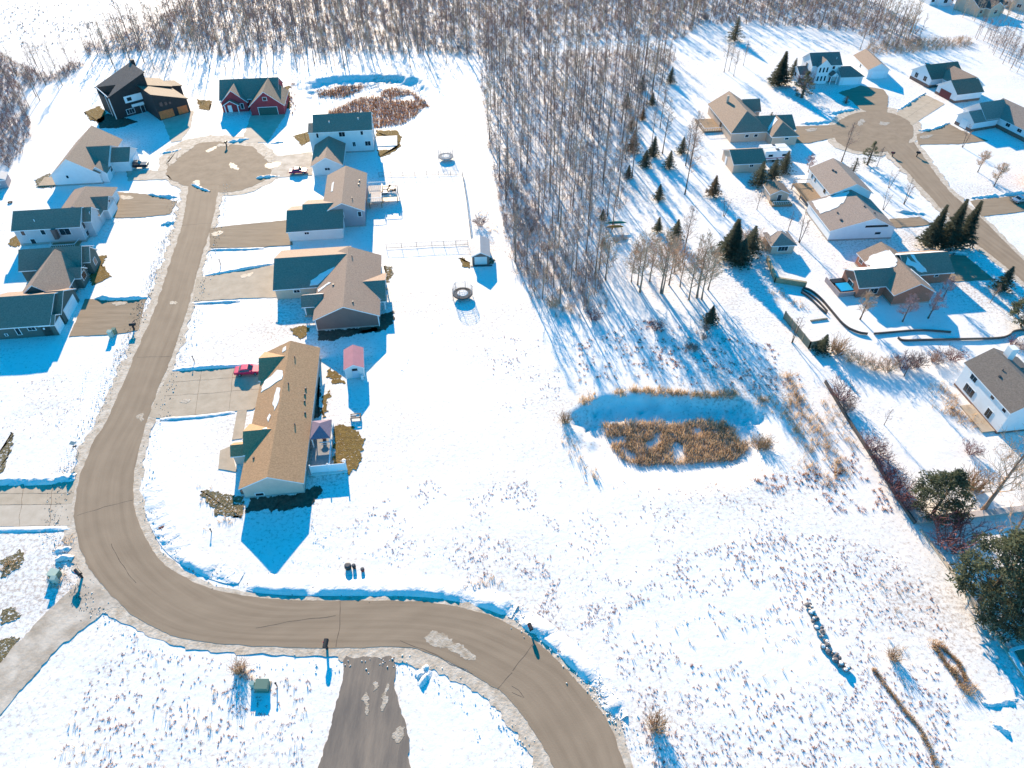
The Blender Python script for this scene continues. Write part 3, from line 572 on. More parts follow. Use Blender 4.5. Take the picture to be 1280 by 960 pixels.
W4 = h.wing(-3.5, .8, 5.4, 14.4, 2.6, 1.55, 'x', oh=.4, z0=2.2); h.snow(W4, [(-2.2, 7.3), (-1.4, 7.0), (.2, 5.4), (-.4, 5.3)], jit=.1); h.post(.7, 5.6, 2.5); h.post(.7, 14.2, 2.5)
h.wing(-3.4, -.3, 5.8, 14, 2.55, .1, 'x', oh=.02) if 0 else None
h.slab(-12.36, -12.2, .4, .7, 0, 2.7, 'corner_board', trim); h.slab(-.5, -.34, .4, .7, 0, 2.7, 'corner_board', trim)
h.door('W', 7, -12.3); h.window('E', 17.5, 1.6, -.4, 1.6, 1.2, n=2); h.window('W', 3, 1.6, -12.3, 1.6, 1.2, n=2); h.window('S', -17, 1.7, 11.7, 1.2, .6, n=2)
# C: split level, blue grey
h = House('split_level_house', 'blue grey split-level house with stepped garage roof and back deck', 'house', (-33.7, 141.9), 7, sid_blue, r_tan)
W = h.wing(-9.5, -.5, .4, 18.6, 4.25, 2.1, 'y', base=(.3, found)); h.vent(W, -2.9, 3.6); h.boxvent(W, -1.8, 11.5, .28); h.boxvent(W, -1.7, 13.5, .28); h.snow(W, [(-8.2, 8.6), (-7.7, 8.6), (-7.7, 13.2), (-8.2, 13)], jit=.05)
for x, z, ww, n_w in ((-8.9, 3.2, .7, 1), (-5.4, 3.2, .8, 1), (-1.4, 3.2, .8, 1), (-6.6, .9, 1.3, 2)): h.window('S', x, z, .4, ww, 1.2 if z > 2 else .7, n=n_w)
h.wing(-13.8, -5.2, -4.4, 9.0, 2.85, 2.6, 'x', rc=2.3, wall_m=sid_pale); h.wing(-17.3, -13.7, -4.4, 6.5, 2.8, 2.05, 'x', rc=1.05, wall_m=sid_pale); h.window('S', -13.2, 1.9, -4.4, 1.0, .5, n=2); h.garage_door('W', 1, -17.3, 5)
h.slab(-10.6, -10.3, -4.6, -4.38, 0, 2.7, 'corner_board', trim) if 0 else None
h.window('E', 6, 3.2, -.5, 1.8, 1.4, n=2); h.window('E', 13.5, 3.2, -.5, 1.2, 1.2); h.door('E', 9.5, -.5, 1.7, 2.1, glass, 1.7)
dk = MB(); dk.box(-.1, 3.3, 8.4, 16.6, 1.6, 1.8); dk.box(3.3, 7.1, 10.6, 16.2, 1.55, 1.78); dk.build('deck', mat('bleached deck', (0.58, 0.50, 0.44), 0.9, 0.12, 2), h.root)
for x, y in ((.3, 8.6), (3.2, 8.6), (7, 10.8), (7, 16), (3.4, 10.8)): h.post(x, y, 1.6, .09, wood)
rl = MB()
for p, q in (((3.3, 8.5), (3.3, 10.6)), ((.0, 8.5), (3.3, 8.5)), ((3.3, 10.7), (7.05, 10.7)), ((7.05, 10.7), (7.05, 16.1)), ((0, 16.5), (7.05, 16.2))):
    L = hypot(q[0] - p[0], q[1] - p[1]); rl.bar((*p, 2.75), (*q, 2.75), .08)
    for k in range(int(L / .45) + 1): t = k / max(1, int(L / .45)); x, y = p[0] + (q[0] - p[0]) * t, p[1] + (q[1] - p[1]) * t; rl.bar((x, y, 1.7), (x, y, 2.75), .045)
rl.build('deck_railing', trim, h.root); CY = radians(7)
# D: pale two-storey
h = House('two_storey_house', 'pale two-storey house with dark roof and gabled front garage', 'house', (-37.9, 183.5), 7, sid_pale, r_tan)
W = h.wing(-15.4, -.3, -1.7, 8.4, 6.35, 2.5, 'x', base=(.3, found)); h.vent(W, -11.3, .6, .5, m=white); h.vent(W, -3.6, 1.2, .5, m=white)
h.wing(-16.9, -15.4, -1.7, 3.6, 6.3, 1.0, 'x', oh=.42, ohe=.1, rc=1.6)
for x, z, ww, n_w in ((-14.7, 5.2, .6, 1), (-8.2, 5.2, 1.6, 2), (-2.9, 5.4, .7, 1), (-5.4, 2.3, .8, 2), (-1.7, 2.3, 1.5, 2)): h.window('S', x, z, -1.7, ww, 1.2, n=n_w)
W = h.wing(-15.5, -8.0, -14.5, -1.6, 2.85, 2.05, 'y'); h.window('S', -11.8, 1.7, -14.5, 1.3, .6, n=2); h.garage_door('W', -8, -15.5, 5)
for y in (1.5, 6): h.window('E', y, 5.2, -.3, 1.2, 1.2); h.window('E', y, 2.2, -.3, 1.2, 1.2)
h.slab(.0, 6.0, 1.0, 7.5, 0, .12, 'patio', snow2)
# E: barn red, twin gables
h = House('red_house', 'barn red house with two white-trimmed front gables and green garage door', 'house', (-79.2, 207.4), 7, sid_red, r_tan)
h.wing(-8.6, 8.4, 3.6, 15.5, 3.4, 3.6, 'x'); W = h.wing(-8.2, -.7, 2.0, 9.5, 3.1, 3.3, 'y'); h.wing(-7.4, -3.2, .9, 2.2, 2.6, 1.2, 'y', z0=2.4); h.wing(.8, 10.5, -1.7, 9.5, 3.1, 3.9, 'y', roof_m=r_sand)
h.garage_door('S', 5.8, -1.7, 5.4, 2.3, green_door); h.window('S', -2.3, 1.6, 2.0, .8, 1.5); h.door('S', -6, 2.0, 1, 2.1, white); h.window('S', 5.6, 4.8, -1.7, 1.1, .9)
for x in (-7.2, -3.4): h.post(x, 1.1, 2.5, .12)
h.window('E', 2.5, 1.8, 10.5, 1.2, 1.2); h.window('W', 9, 1.8, -8.6, 1.2, 1.2)
# I: white house by the pickup
h = House('white_house', 'white house with steep front gable and one small attic window', 'house', (-116.2, 161.5), 7, sid_white, r_tan)
h.wing(0.2, 11.6, .2, 20, 3.0, 4.0, 'y', rc=5.5, base=(.3, found)); h.window('S', 3.9, 2.3, .2, .6, .7); h.window('S', 3.2, 4.9, .2, .5, .5) if 0 else None
W = h.wing(5.5, 12.8, 3.4, 14.8, 3.0, 3.0, 'x'); h.wing(12.6, 17.2, 6.4, 13.6, 3.0, 2.0, 'x'); h.wing(9.2, 13.2, .8, 3.6, 2.7, 1.7, 'y', oh=.25, rc=11.3, z0=0); h.window('S', 10.4, 1.5, .8, .7, 1.2); h.post(13.0, .9, 2.5)
h.garage_door('E', 10, 17.2, 4.8); h.window('E', 5, 1.6, 12.8, 1.2, 1.2); h.window('W', 8, 1.6, .2, 1.4, 1.2, n=2)
h.slab(-4.2, -.2, .4, 5.2, 0, .25, 'deck', mat('tan deck boards', (0.40, 0.30, 0.21), 0.9, 0.15, 2))
# J: light grey, dark roof, tan hip behind
h = House('grey_house', 'light grey house with long dark roof and tan hipped garage behind', 'house', (-110.0, 133.4), 7, mat('dove grey siding', (0.50, 0.50, 0.51), 0.8, 0.05, 0.8), r_tan)
W = h.wing(-.3, 13.7, .4, 8.2, 4.2, 2.3, 'x', rc=4.3, base=(.5, found)); h.vent(W, 4.2, 1.8, .5, m=white)
for x, z, ww in ((5.6, 3.0, .9), (2.6, .9, 1.0), (1.4, 3.1, .8)): h.window('S', x, z, .4, ww, 1.1)
h.window('S', 10.2, 2.9, .4, 2.2, 1.7, n=2); h.slab(7.9, 8.7, -.7, .5, 1.6, 4.0, 'bay', sid_mid)
for z in (3.2, 1.1): h.window('E', 2.4, z, 13.7, 1.5, 1.5 if z > 2 else 1.0, n=3)
h.wing(12.5, 15.3, 2.6, 7.6, 4.1, 1.9, 'x', oh=.3); h.window('E', 4.2, 5.0, 15.3, .8, .6)
W = h.wing(5.9, 15.3, 7.0, 20.6, 2.9, 2.7, 'y', rc=10.8, hipb=4.4); h.wing(11.4, 16.3, 9.9, 15.4, 2.9, 1.7, 'x'); h.garage_door('E', 18.2, 15.3, 4); h.garage_door('E', 12.6, 16.3, 4.6); h.window('E', 12.6, 3.4, 16.3, .8, .5)
rl = MB()
for x in np.arange(7.2, 12.3, .45): rl.bar((x, -2.2, .0), (x, -2.2, 1.1), .05)
rl.bar((7.1, -2.2, 1.1), (12.3, -2.2, 1.1), .08); rl.bar((7.1, -2.2, 1.1), (6.6, -.2, 1.1), .08); rl.bar((12.3, -2.2, 1.1), (12.6, .2, 1.1), .08); rl.build('porch_railing', trim, h.root); h.slab(6.6, 12.6, -2.3, .4, 0, .25, 'porch_floor', wood)
# K L: dark sage house with double garage
h = House('sage_house', 'dark sage green house with tan linking roof and two-door garage', 'house', (-102.9, 120.9), 7, sid_sage, r_tan)
h.wing(.9, 12.8, -1.4, 6.2, 3.3, 2.6, 'x', rc=1.9, base=(.3, found)); h.wing(10.5, 14.0, .2, 4.6, 3.3, 2.0, 'x', oh=.3); h.window('E', 2.4, 1.7, 14.0, 1.2, 1.3); h.window('E', -.4, 1.6, 12.8, .8, 1.2); h.window('E', 5.4, 1.6, 12.8, .8, 1.2)
h.wing(4.3, 12.3, -12, .4, 3.0, 3.2, 'y', rc=8.4); h.window('E', -3.4, 1.9, 12.3, 2.4, 1.6, n=3); h.wing(11.5, 13.6, -5.0, -1.6, 2.7, 1.3, 'x', oh=.25); h.window('E', -3.3, 2.0, 13.6, 1.8, 1.4, n=3); h.door('E', -7.2, 12.3)
W = h.wing(1.5, 13.0, -20.6, -9.4, 3.0, 2.7, 'x', rc=-14.8); h.wing(11, 13.9, -17.2, -9.4, 2.9, 2.3, 'x', oh=.35); h.garage_door('E', -13.3, 13.9, 5.2, 2.3); h.wing(11.2, 13.7, -20.6, -17.4, 2.7, 1.0, 'x', oh=.2); h.garage_door('E', -19, 13.7, 2.5, 2.2)
h.window('S', 7.0, 1.7, -20.6, .7, 1.7); h.window('S', 9.6, 2.0, -20.6, 1.3, .7, n=2); h.window('S', 4.6, 1.0, -20.6, .4, .4)
lm = MB(); lm.lathe((11.8, -20.75, 1.9), [(.12, -.2), (.2, 0), (.08, .22)], 8); lm.build('wall_lamp', white, h.root)
# G: charcoal modern
h = House('modern_house', 'charcoal modern house with sloping mono-pitch roofs and orange garage doors', 'house', (-117.9, 203.1), 43, sid_black, r_dk, trim_m=sid_black)
def mono(poly, ztop, name_r='roof', rm=None, wall=True, oh=0.35, t=0.25, z0=0, wm=None):
    if area(poly) < 0: poly = poly[::-1]
    if wall: mb = MB(); mb.prism(poly, z0, lambda x, y: ztop(x, y) - t - .02); mb.build('wall', wm or h.wm, h.root)
    cx = sum(p[0] for p in poly) / len(poly); cy = sum(p[1] for p in poly) / len(poly)
    op = [(x + oh * (1 if x > cx else -1), y + oh * (1 if y > cy else -1)) for x, y in poly]
    mb = MB(); mb.prism(op, lambda x, y: ztop(x, y) - t, ztop, 1, 0); mb.build(name_r, [rm or h.rm, h.tm], h.root)
zr = lambda x, y: 6.6 + .36 * x
mono([(.2, -.2), (11.8, -.2), (11.8, 10.2), (.2, 10.2), (4.6, 3.9), (.2, .3)], zr)
mb = MB(); mb.prism([(.15, .2), (4.7, 3.9), (.15, 10.1)], 0, 5.3); mb.build('terrace', h.wm, h.root)
mb = MB(); mb.bar((.1, .1, 6.3), (.1, 10.1, 6.9), .12, .3); mb.bar((.1, .1, 0), (.1, .1, 6.3), .25); mb.bar((.1, 3.2, 0), (.1, 3.2, 6.4), .12); mb.build('corner_trim', trim, h.root)
zl = lambda x, y: 7.7 - .37 * (x - 9.2)
mono([(9.2, -9.8), (18.6, -9.8), (18.6, .8), (9.2, .8)], zl, rm=r_sand); mono([(11.9, .9), (18.6, .9), (18.6, 9.5), (11.9, 9.5)], lambda x, y: 6.9 - .3 * (x - 11.9), rm=r_sand); mono([(18.7, 2.2), (22.0, 2.2), (22.0, 7.5), (18.7, 7.5)], lambda x, y: 4.6 - .2 * (x - 18.7), rm=r_sand)
h.plate('S', 11.6, 1.35, -9.8, 4.2, 2.3, 0, .1, 'garage_door', cedar, slots=4); h.plate('S', 16.5, 1.3, -9.8, 2.9, 2.2, 0, .1, 'garage_door', cedar, slots=4)
h.plate('S', 6.6, 4.7, -.2, 5.2, 1.9, 0, .12, 'white_panel', white); p_ = h.plate('S', 5.4, 4.7, -.2, 1.3, 1.0, .1, .16, 'window', dgrey); h.plate('S', 5.4, 4.7, -.2, 1.15, .85, .14, .19, 'pane', glass, p_)
h.plate('S', 7.2, 2.6, -.2, 3.6, .8, 0, .1, 'white_panel', white); h.window('S', 4.6, 1.3, -.2, 2.2, 1.3, n=3); h.door('S', 8.2, -.2, 1.0, 2.1, glass)
for k, x in enumerate((10.9, 12.3, 13.5)): h.window('S', x, 4.35 - .1 * k, -9.8, .9 - .1 * k, 1.2 - .25 * k, black)
h.slab(12.4, 13.4, 10, 11.2, 6, 11.6, 'chimney', sid_black)
# ---- right-hand street
h = House('beige_house', 'beige house with broad tan roof, dark hipped front and small garage turret', 'house', (61.4, 188.0), 6.3, sid_beige, r_beige)
W = h.wing(-.1, 11.0, -.7, 19.6, 3.0, 3.4, 'y', rc=5.4, hipa=5.6); ch = MB(); ch.box(3.0, 3.6, 14.6, 15.3, 5, 7.0); ch.build('chimney', sid_beige, h.root); h.wing(6, 18.3, -.2, 8.4, 3.0, 2.2, 'x'); W2 = h.wing(10.2, 17.4, -4.3, 4, 3.0, 2.2, 'y', hipa=3.6, rc=13.9); h.wing(8.5, 13.4, 13.6, 18.5, 3.0, 2.3, 'x')
h.snow(W2, [(10.1, -1), (13.4, 1.6), (13.4, 3.6), (12, 3.2), (10.2, .8)], jit=.1); h.window('S', 4.4, 1.7, -.7, 1, .7); h.window('S', 7.0, 1.7, -.7, 1, .7); h.window('S', 14.4, 2.0, -4.3, 1.1, .5); h.window('W', 8, 1.6, -.1, 1.8, 1.8, n=2); h.garage_door('E', 1, 17.4, 4)
h.slab(-5.6, -.2, 6.2, 14.6, .2, .55, 'deck', wood); rl = MB(); rl.bar((-5.6, 6.2, 1.4), (-.3, 6.2, 1.4), .08); rl.bar((-5.6, 6.2, 1.4), (-5.6, 14.6, 1.4), .08)
for k in range(8): rl.bar((-5.6 + .7 * k, 6.2, .5), (-5.6 + .7 * k, 6.2, 1.4), .06); rl.bar((-5.6, 6.2 + 1.1 * k, .5), (-5.6, 6.2 + 1.1 * k, 1.4), .06)
rl.build('deck_railing', trim, h.root)
h = House('garden_garage', 'small beige detached garage with dark roof beside the parked camper', 'garage', (57.6, 168.6), 6.3, sid_beige, r_beige)
h.wing(.0, 8.4, .0, 8.3, 2.8, 1.8, 'x'); h.window('S', 4.8, 1.9, .0, 1.0, .6, n=2); h.door('W', 5.5, .0, .9, 2.0, white); h.garage_door('E', 4.2, 8.4, 4.8)
h = House('two_storey_house', 'white two-storey house with tall front gable of six windows', 'house', (98.7, 232.8), 6.2, sid_white, r_slate)
W = h.wing(-1.4, 8.3, -.2, 7.4, 5.7, 2.5, 'x', base=(.3, found)); h.vent(W, 7, 1.4, .5, m=white); h.wing(.0, 4.2, -1.4, 2.4, 5.7, 1.9, 'y'); h.wing(-4.4, -1.3, .6, 6.6, 2.7, 1.5, 'x')
for z in (4.4, 1.7):
    for x in (.9, 2.1, 3.3): h.window('S', x, z, -1.4, .6, 1.5)
h.window('S', 6.0, 4.6, -.2, .8, .9); h.wing(7.8, 15.4, -3.2, 3.6, 2.8, 2.0, 'x', hipb=3.6); h.garage_door('S', 11.6, -3.2, 5.2, 2.2); h.wing(4.9, 7.2, -2.4, .2, 2.8, 1.0, 'y', oh=.2, z0=2.5); h.post(5.0, -2.3, 2.6); h.post(7.1, -2.3, 2.6); h.door('S', 6, -.2, 1.0, 2.1, maroon)
h.window('W', 3.6, 1.6, -4.4, 1.2, 1.2); h.window('W', 3.6, 4.5, -1.4, 1.2, 1.2)
h = House('detached_garage', 'white detached garage with tan roof beside the two-storey white house', 'garage', (118.0, 236.4), -1, sid_white, r_beige)
h.wing(.0, 6.6, .0, 14.0, 3.0, 1.9, 'y'); h.garage_door('S', 3.4, .0, 4.2, 2.3); h.window('W', 7, 1.7, .0, 1, 1)
# Q: white gabled house facing the court
h = House('gabled_house', 'white house with brown stone base and maroon garage door facing the turnaround', 'house', (135.0, 223.8), -74.8, sid_white, r_sand)
h.wing(.2, 8.6, .2, 9.6, 2.9, 2.6, 'y', base=(.7, brown_base)); h.garage_door('S', 4.2, .2, 4.6, 2.2, maroon); W = h.wing(-13.0, -4.0, 1.0, 13, 3.0, 2.8, 'y', base=(.9, brown_base)); h.snow(W, [(-12.5, 6), (-10, 5), (-10, 12), (-12.8, 12)])
h.wing(-5.5, 4.5, 5.4, 13.6, 2.9, 2.7, 'x', roof_m=r_tan); h.window('S', -10.6, 1.9, 1.0, 1.4, 1.4, n=2); h.window('S', -6.6, 2.1, 1.0, 1.4, 1.4, n=2); h.door('S', -2.6, 5.4)
h.slab(-11.3, -10.1, 3.2, 4.4, 5.0, 5.25, 'skylight', glass)
h = House('gabled_house', 'white house with twin teal-shadowed gables and grey roof at right edge', 'house', (130.2, 200.3), -72, sid_white, r_grey)
h.wing(.3, 6.3, .2, 9, 2.9, 1.9, 'y', base=(.8, brown_base)); h.wing(-2.2, 6.0, 4.6, 13, 3.2, 3.0, 'y', base=(.8, brown_base)); h.wing(1.0, 22, 9.6, 19, 3.1, 2.9, 'x', base=(1.0, brown_base))
for x in (9.5, 13.5, 17): h.window('S', x, 2.2, 9.6, 1.4, 1.1, n=2)
h.window('S', 4.6, 1.8, 4.6, .9, 1.4, m=maroon); h.plate('S', 3.3, 1.2, .2, 2.4, 2.2, 0, .1, 'garage_door', white, slots=4)
# S, T: white house of two ridges
h = House('white_house', 'white house with grey roofs in two steps beside the curved side street', 'house', (71.7, 135.3), 4, sid_white, r_grey)
W = h.wing(.0, 14.8, .5, 13.4, 2.8, 2.7, 'y', rc=9.3, base=(.3, found)); h.snow(W, [(.2, 7.5), (3.4, 8.0), (6.0, 9.2), (8.8, 13.2), (.4, 13.2)], jit=.3); h.boxvent(W, 3.0, 3.0, .5); h.boxvent(W, 3.4, 6.0, .3); h.boxvent(W, 9.0, 5.6, .3); h.boxvent(W, 10.6, 3.4, .3)
W = h.wing(4.9, 14.6, 13.5, 26.6, 4.7, 2.3, 'y', rc=10.1, base=(.3, found)); h.boxvent(W, 8.2, 22, .4); h.boxvent(W, 8.4, 21, .4)
for y in (24.6, 22.6, 16.8): h.window('W', y, 3.6, 4.9, .6 if y > 17 else 1.2, 1.1)
h.window('S', 11.2, 1.5, .5, 1.1, .35, m=dgrey); f_ = h.plate('S', 10.3, 3.35, .5, 5.2, .45, 0, .12, 'shadow_gap_band', black); f_.rotation_euler = (0, 0, 0)  # long black strip paints the shadow gap under the roof overhang onto the gable
h.slab(.6, 5.0, 14, 25, 1.3, 1.5, 'deck', wood); 
for x, y in ((.7, 14.2), (.7, 19.5), (.7, 24.8)): h.post(x, y, 1.4, .1, wood)
rl = MB(); rl.bar((.7, 14.1, 2.5), (.7, 24.9, 2.5), .09); rl.bar((.7, 24.9, 2.5), (4.9, 24.9, 2.5), .09); rl.bar((.7, 14.1, 2.5), (4.9, 14.1, 2.5), .09)
for k in range(25): rl.bar((.7, 14.1 + .45 * k, 1.4), (.7, 14.1 + .45 * k, 2.5), .05)
rl.build('deck_railing', wood, h.root)
# U: brick
h = House('brick_house', 'brick house with snow lying on its tan roofs beside the hot tub', 'house', (77.3, 111.7), 7, brick, r_beige)
W = h.wing(-1.0, 7.2, .0, 15, 2.85, 2.2, 'y', rc=3.3, base=(.3, found)); h.snow(W, [(-.8, 7.5), (1.8, 7.0), (3.2, 7.8), (3.2, 12.0), (.6, 12.6), (-1.2, 11.6)], jit=.4); h.snow(W, [(5.0, 5.6), (7.5, 1.2), (7.5, 2.6), (5.8, 7)], jit=.2)
W = h.wing(5, 15.0, 6.2, 14, 2.85, 2.1, 'x'); h.snow(W, [(6.2, 10.2), (7.6, 9.9), (9.4, 6.4), (8.2, 6.3), (5.2, 8.2)], jit=.3); h.snow(W, [(3.9, 10.4), (15, 10.4), (15, 11.2), (3.5, 12.6)], jit=.1); h.window('S', 11.8, 1.9, 6.2, .8, .5)
W = h.wing(-6.8, 1, 3.3, 9.6, 2.85, 1.7, 'x'); h.snow(W, [(-7.0, 6.5), (-7.0, 9.2), (0, 9.4), (1.0, 6.6)], jit=.15); h.snow(W, [(-7.0, 6.35), (-6.4, 3.4), (1.0, 3.5), (.4, 6.3)], jit=.12) if 0 else None
h.window('W', 13.4, 1.8, -1.0, 1.2, .9, n=2); h.window('S', -3.4, 1.4, 3.3, 1.8, 1.2, n=2); h.door('W', 6.5, -6.8, 1.7, 2.05, glass)
# V: white two-storey at the right edge
h = House('white_house', 'white two-storey house with grey roof and tall back windows at right edge', 'house', (78.6, 88.6), -82.5, sid_white, shingle('ash shingles', (.20, .19, .185)))
W = h.wing(.2, 12.0, -.3, 9.0, 5.3, 2.6, 'x', rc=3.4, base=(.35, brown_base)); h.vent(W, 4.6, 2.2, .35); h.boxvent(W, 5.4, 1.4, .3)
h.wing(2.6, 5.4, 4.6, 10.4, 5.3, 1.4, 'y')
h.window('S', 2.9, 4.1, -.3, 1.5, 1.1, n=2); h.window('S', 3.4, 1.6, -.3, 2.4, 1.5, n=3); h.window('S', 7.8, 4.4, -.3, .8, .9); h.window('S', 8.8, 1.5, -.3, 1.2, 1.6, n=2); h.window('S', 10.8, 4.4, -.3, .8, .9)
ch = MB(); ch.box(1.0, 2.2, 4.6, 5.8, 6, 9.2); ch.build('chimney', sid_white, h.root); h.slab(5.4, 11.6, -2.6, -.4, 0, .25, 'terrace', concrete)
# far houses behind the woods and beyond the right edge
for lb, p, y, wm_, rm_, sz in (('brown-roofed house far off behind the thicket at the top', (1222, 14), 20, sid_beige, r_dk, (14, 12)), ('small white house at the top edge beyond the thicket', (1168, 2), 10, sid_white, r_slate, (11, 9)), ('grey house half hidden at the far top right', (1272, 8), -30, sid_grey, r_slate, (12, 10))):
    o_ = G(*p); h = House('distant_house', lb, 'house', o_, y, wm_, rm_); h.wing(-sz[0] / 2, sz[0] / 2, -sz[1] / 2, sz[1] / 2, 3.4, 3, 'x'); h.wing(-sz[0] / 4, sz[0] / 4, -sz[1] / 2 - 2, 0, 3.4, 2, 'y'); h.window('S', 0, 1.8, -sz[1] / 2 - 2, 1.6, 1.3, n=2); h.window('S', -sz[0] * .4, 1.8, -sz[1] / 2, 1.4, 1.2); h.window('S', sz[0] * .4, 1.8, -sz[1] / 2, 1.4, 1.2)
o_ = G(1284, 235); h = House('terracotta_house', 'house corner with reddish brown roof cut by the right edge', 'house', (o_[0], o_[1]), -30, brick, mat('russet shingles', (0.30, 0.17, 0.11), 0.9, .15, 3)); h.wing(0, 14, 0, 10, 2.9, 2.6, 'x'); h.window('S', 5, 1.6, 0, 1.6, 1.2, n=2); h.window('W', 5, 1.6, 0, 1.2, 1.2)
# ---------------------------------------------------------------- vehicles
def car(name, label, cat, px, rz, paint, L=4.5, Wd=1.8, roofz=1.45, z=0.056, truck=False, cover=None):
    x, y = G(*px); r = thing(name, label, cat, (x, y, z), radians(rz))
    if truck: prof = [(-L / 2, .45), (-L / 2, 1.05), (-.75, 1.05), (-.6, 1.1), (1.0, 1.12), (L / 2 - .1, 1.05), (L / 2, .85), (L / 2, .4)]; cab = [(-.75, 1.05), (-.62, 1.75), (.55, 1.78), (1.15, 1.1)]
    else: prof = [(-L / 2, .42), (-L / 2, .78), (-L / 2 + .12, .93), (-1.2, .98), (.85, .97), (L / 2 - .25, .84), (L / 2, .66), (L / 2, .36)]; cab = [(-1.55, .96), (-.95, roofz - .04), (.1, roofz), (1.0, .95)]
    b = MB(); hw = Wd / 2
    n = len(prof); lo = [(x_, s_ * hw, z_) for s_ in (-1, 1) for x_, z_ in prof]
    b.poly(lo, [tuple(range(n))[::-1], tuple(range(n, 2 * n))] + [(i, (i + 1) % n, (i + 1) % n + n, i + n) for i in range(n)])
    m = len(cab); cb = [(x_, s_ * (hw - (.06 if z_ < 1.2 else .22)), z_) for s_ in (-1, 1) for x_, z_ in cab]
    b.poly(cb, [tuple(range(m))[::-1], tuple(range(m, 2 * m))] + [(i, (i + 1) % m, (i + 1) % m + m, i + m) for i in range(m)])
    o = b.build('body', paint, r, fix=True)
    bv = o.modifiers.new('bevel', 'BEVEL'); bv.width = .06; bv.segments = 2
    g = MB()
    for s_ in (-1, 1):
        pts = [(x_, s_ * (hw - (.04 if z_ < 1.2 else .205)), z_) for x_, z_ in [(cab[0][0] + .25, 1.0), (cab[1][0] + .1, cab[1][1] - .1), (cab[2][0] - .08, cab[2][1] - .1), (cab[3][0] - .3, 1.02)]]; g.face(pts if s_ < 0 else pts[::-1])
    def quad(i, j, k):
        (xa, za), (xb, zb) = cab[i], cab[j]; nx_, nz_ = -(zb - za), xb - xa; q = hypot(nx_, nz_); nx_, nz_ = nx_ / q * .02, nz_ / q * .02
        f = lambda t, w_: (xa + (xb - xa) * t + nx_, w_, za + (zb - za) * t + nz_); g.face([f(.1, -hw + .2), f(.88, -hw + .3), f(.88, hw - .3), f(.1, hw - .2)])
    quad(0, 1, 0); quad(2, 3, 0); g.build('window_glass', glass, r, fix=True)
    for sx in (-1, 1):
        for s_ in (-1, 1):
            t = MB(); t.tube([(sx * L * .3, s_ * (hw - .18), .33), (sx * L * .3, s_ * (hw + .02), .33)], .33, 14); w_ = t.build('wheel', rubber, r)
            t = MB(); t.tube([(sx * L * .3, s_ * (hw), .33), (sx * L * .3, s_ * (hw + .035), .33)], .2, 10); t.build('rim', steel, w_)
    for s_ in (-1, 1):
        t = MB(); t.box(L / 2 - .1, L / 2 + .02, s_ * hw * .72 - .17, s_ * hw * .72 + .17, .6, .74); t.build('headlight', white, r)
        t = MB(); t.box(-L / 2 - .02, -L / 2 + .1, s_ * hw * .75 - .15, s_ * hw * .75 + .15, .68, .84); t.build('taillight', mat('red lens', (.25, .01, .01), .3), r)
        t = MB(); t.box(.55, .72, s_ * (hw + .08) - .1, s_ * (hw + .08) + .1, .98, 1.12); t.build('mirror', paint, r)
    if truck: t = MB(); t.box(-L / 2 + .12, -.82, -hw + .14, hw - .14, 1.0, 1.08); t.build('bed_cover', mat('snow dusted cover', (.36, .35, .37), .8, .3, 2), r)
    return r
red_p = mat('bright red paint', (0.80, 0.02, 0.09), 0.35, spec=.6); mar_p = mat('maroon paint', (0.36, 0.015, 0.08), 0.35, spec=.6); blk_p = mat('black paint', (0.012, 0.012, 0.022), 0.3, spec=.6); sil_p = mat('silver paint', (0.45, 0.46, 0.48), 0.35, metal=.5)
car('parked_car', 'bright red sedan parked on the concrete driveway of the brown-roofed house', 'car', (311, 466), 7, red_p, 4.6)
car('parked_car', 'dark maroon car parked by the pale two-storey house garage', 'car', (373.5, 216.5), 7, mar_p, 4.6)
car('pickup_truck', 'black pickup truck parked beside the white house', 'pickup truck', (172.5, 209.5), 7, blk_p, 5.6, 1.95, truck=True)
car('parked_car', 'silver car standing in a shaded driveway at the right edge', 'car', (1275, 252), 20, sil_p, 4.6)
# camper
o_ = G(970, 202); r = thing('camper', 'white camper with snow on its roof parked beside the small beige garage', 'camper', (o_[0], o_[1], 0), radians(7))
mb = MB(); mb.prism([(-3.6, -.1), (3.5, -.1), (3.8, .4), (3.8, 4.2), (3.5, 4.7), (-3.6, 4.7)], .6, 2.75); mb.build('body', white, r)
mb = MB(); mb.box(-3.5, .2, .1, 2.2, 2.75, 2.86); mb.box(.4, 3.6, .1, 2.2, 2.75, 2.84); mb.box(-3.5, .3, 2.4, 4.6, 2.75, 2.87); mb.box(.9, 3.6, 2.5, 4.6, 2.75, 2.85); mb.build('roof_snow', snow2, r)
mb = MB(); mb.box(-.3, .5, .7, 1.5, 2.75, 3.05); mb.build('roof_unit', dgrey, r); mb = MB(); mb.box(-.2, .5, 3.5, 4.3, 2.75, 3.0); mb.build('roof_unit', dgrey, r)
mb = MB(); mb.box(-3.6, 3.5, -.13, -.08, 1.0, 1.2); mb.build('stripe', mar_p, r); mb = MB(); mb.box(-2.6, -1.4, -.14, -.08, 1.5, 2.1); mb.box(1.2, 2.6, -.14, -.08, 1.5, 2.1); mb.build('window', glass, r)
for x in (-.9, .3):
    mb = MB(); mb.tube([(x, -.05, .38), (x, .25, .38)], .38, 14); mb.build('wheel', rubber, r)
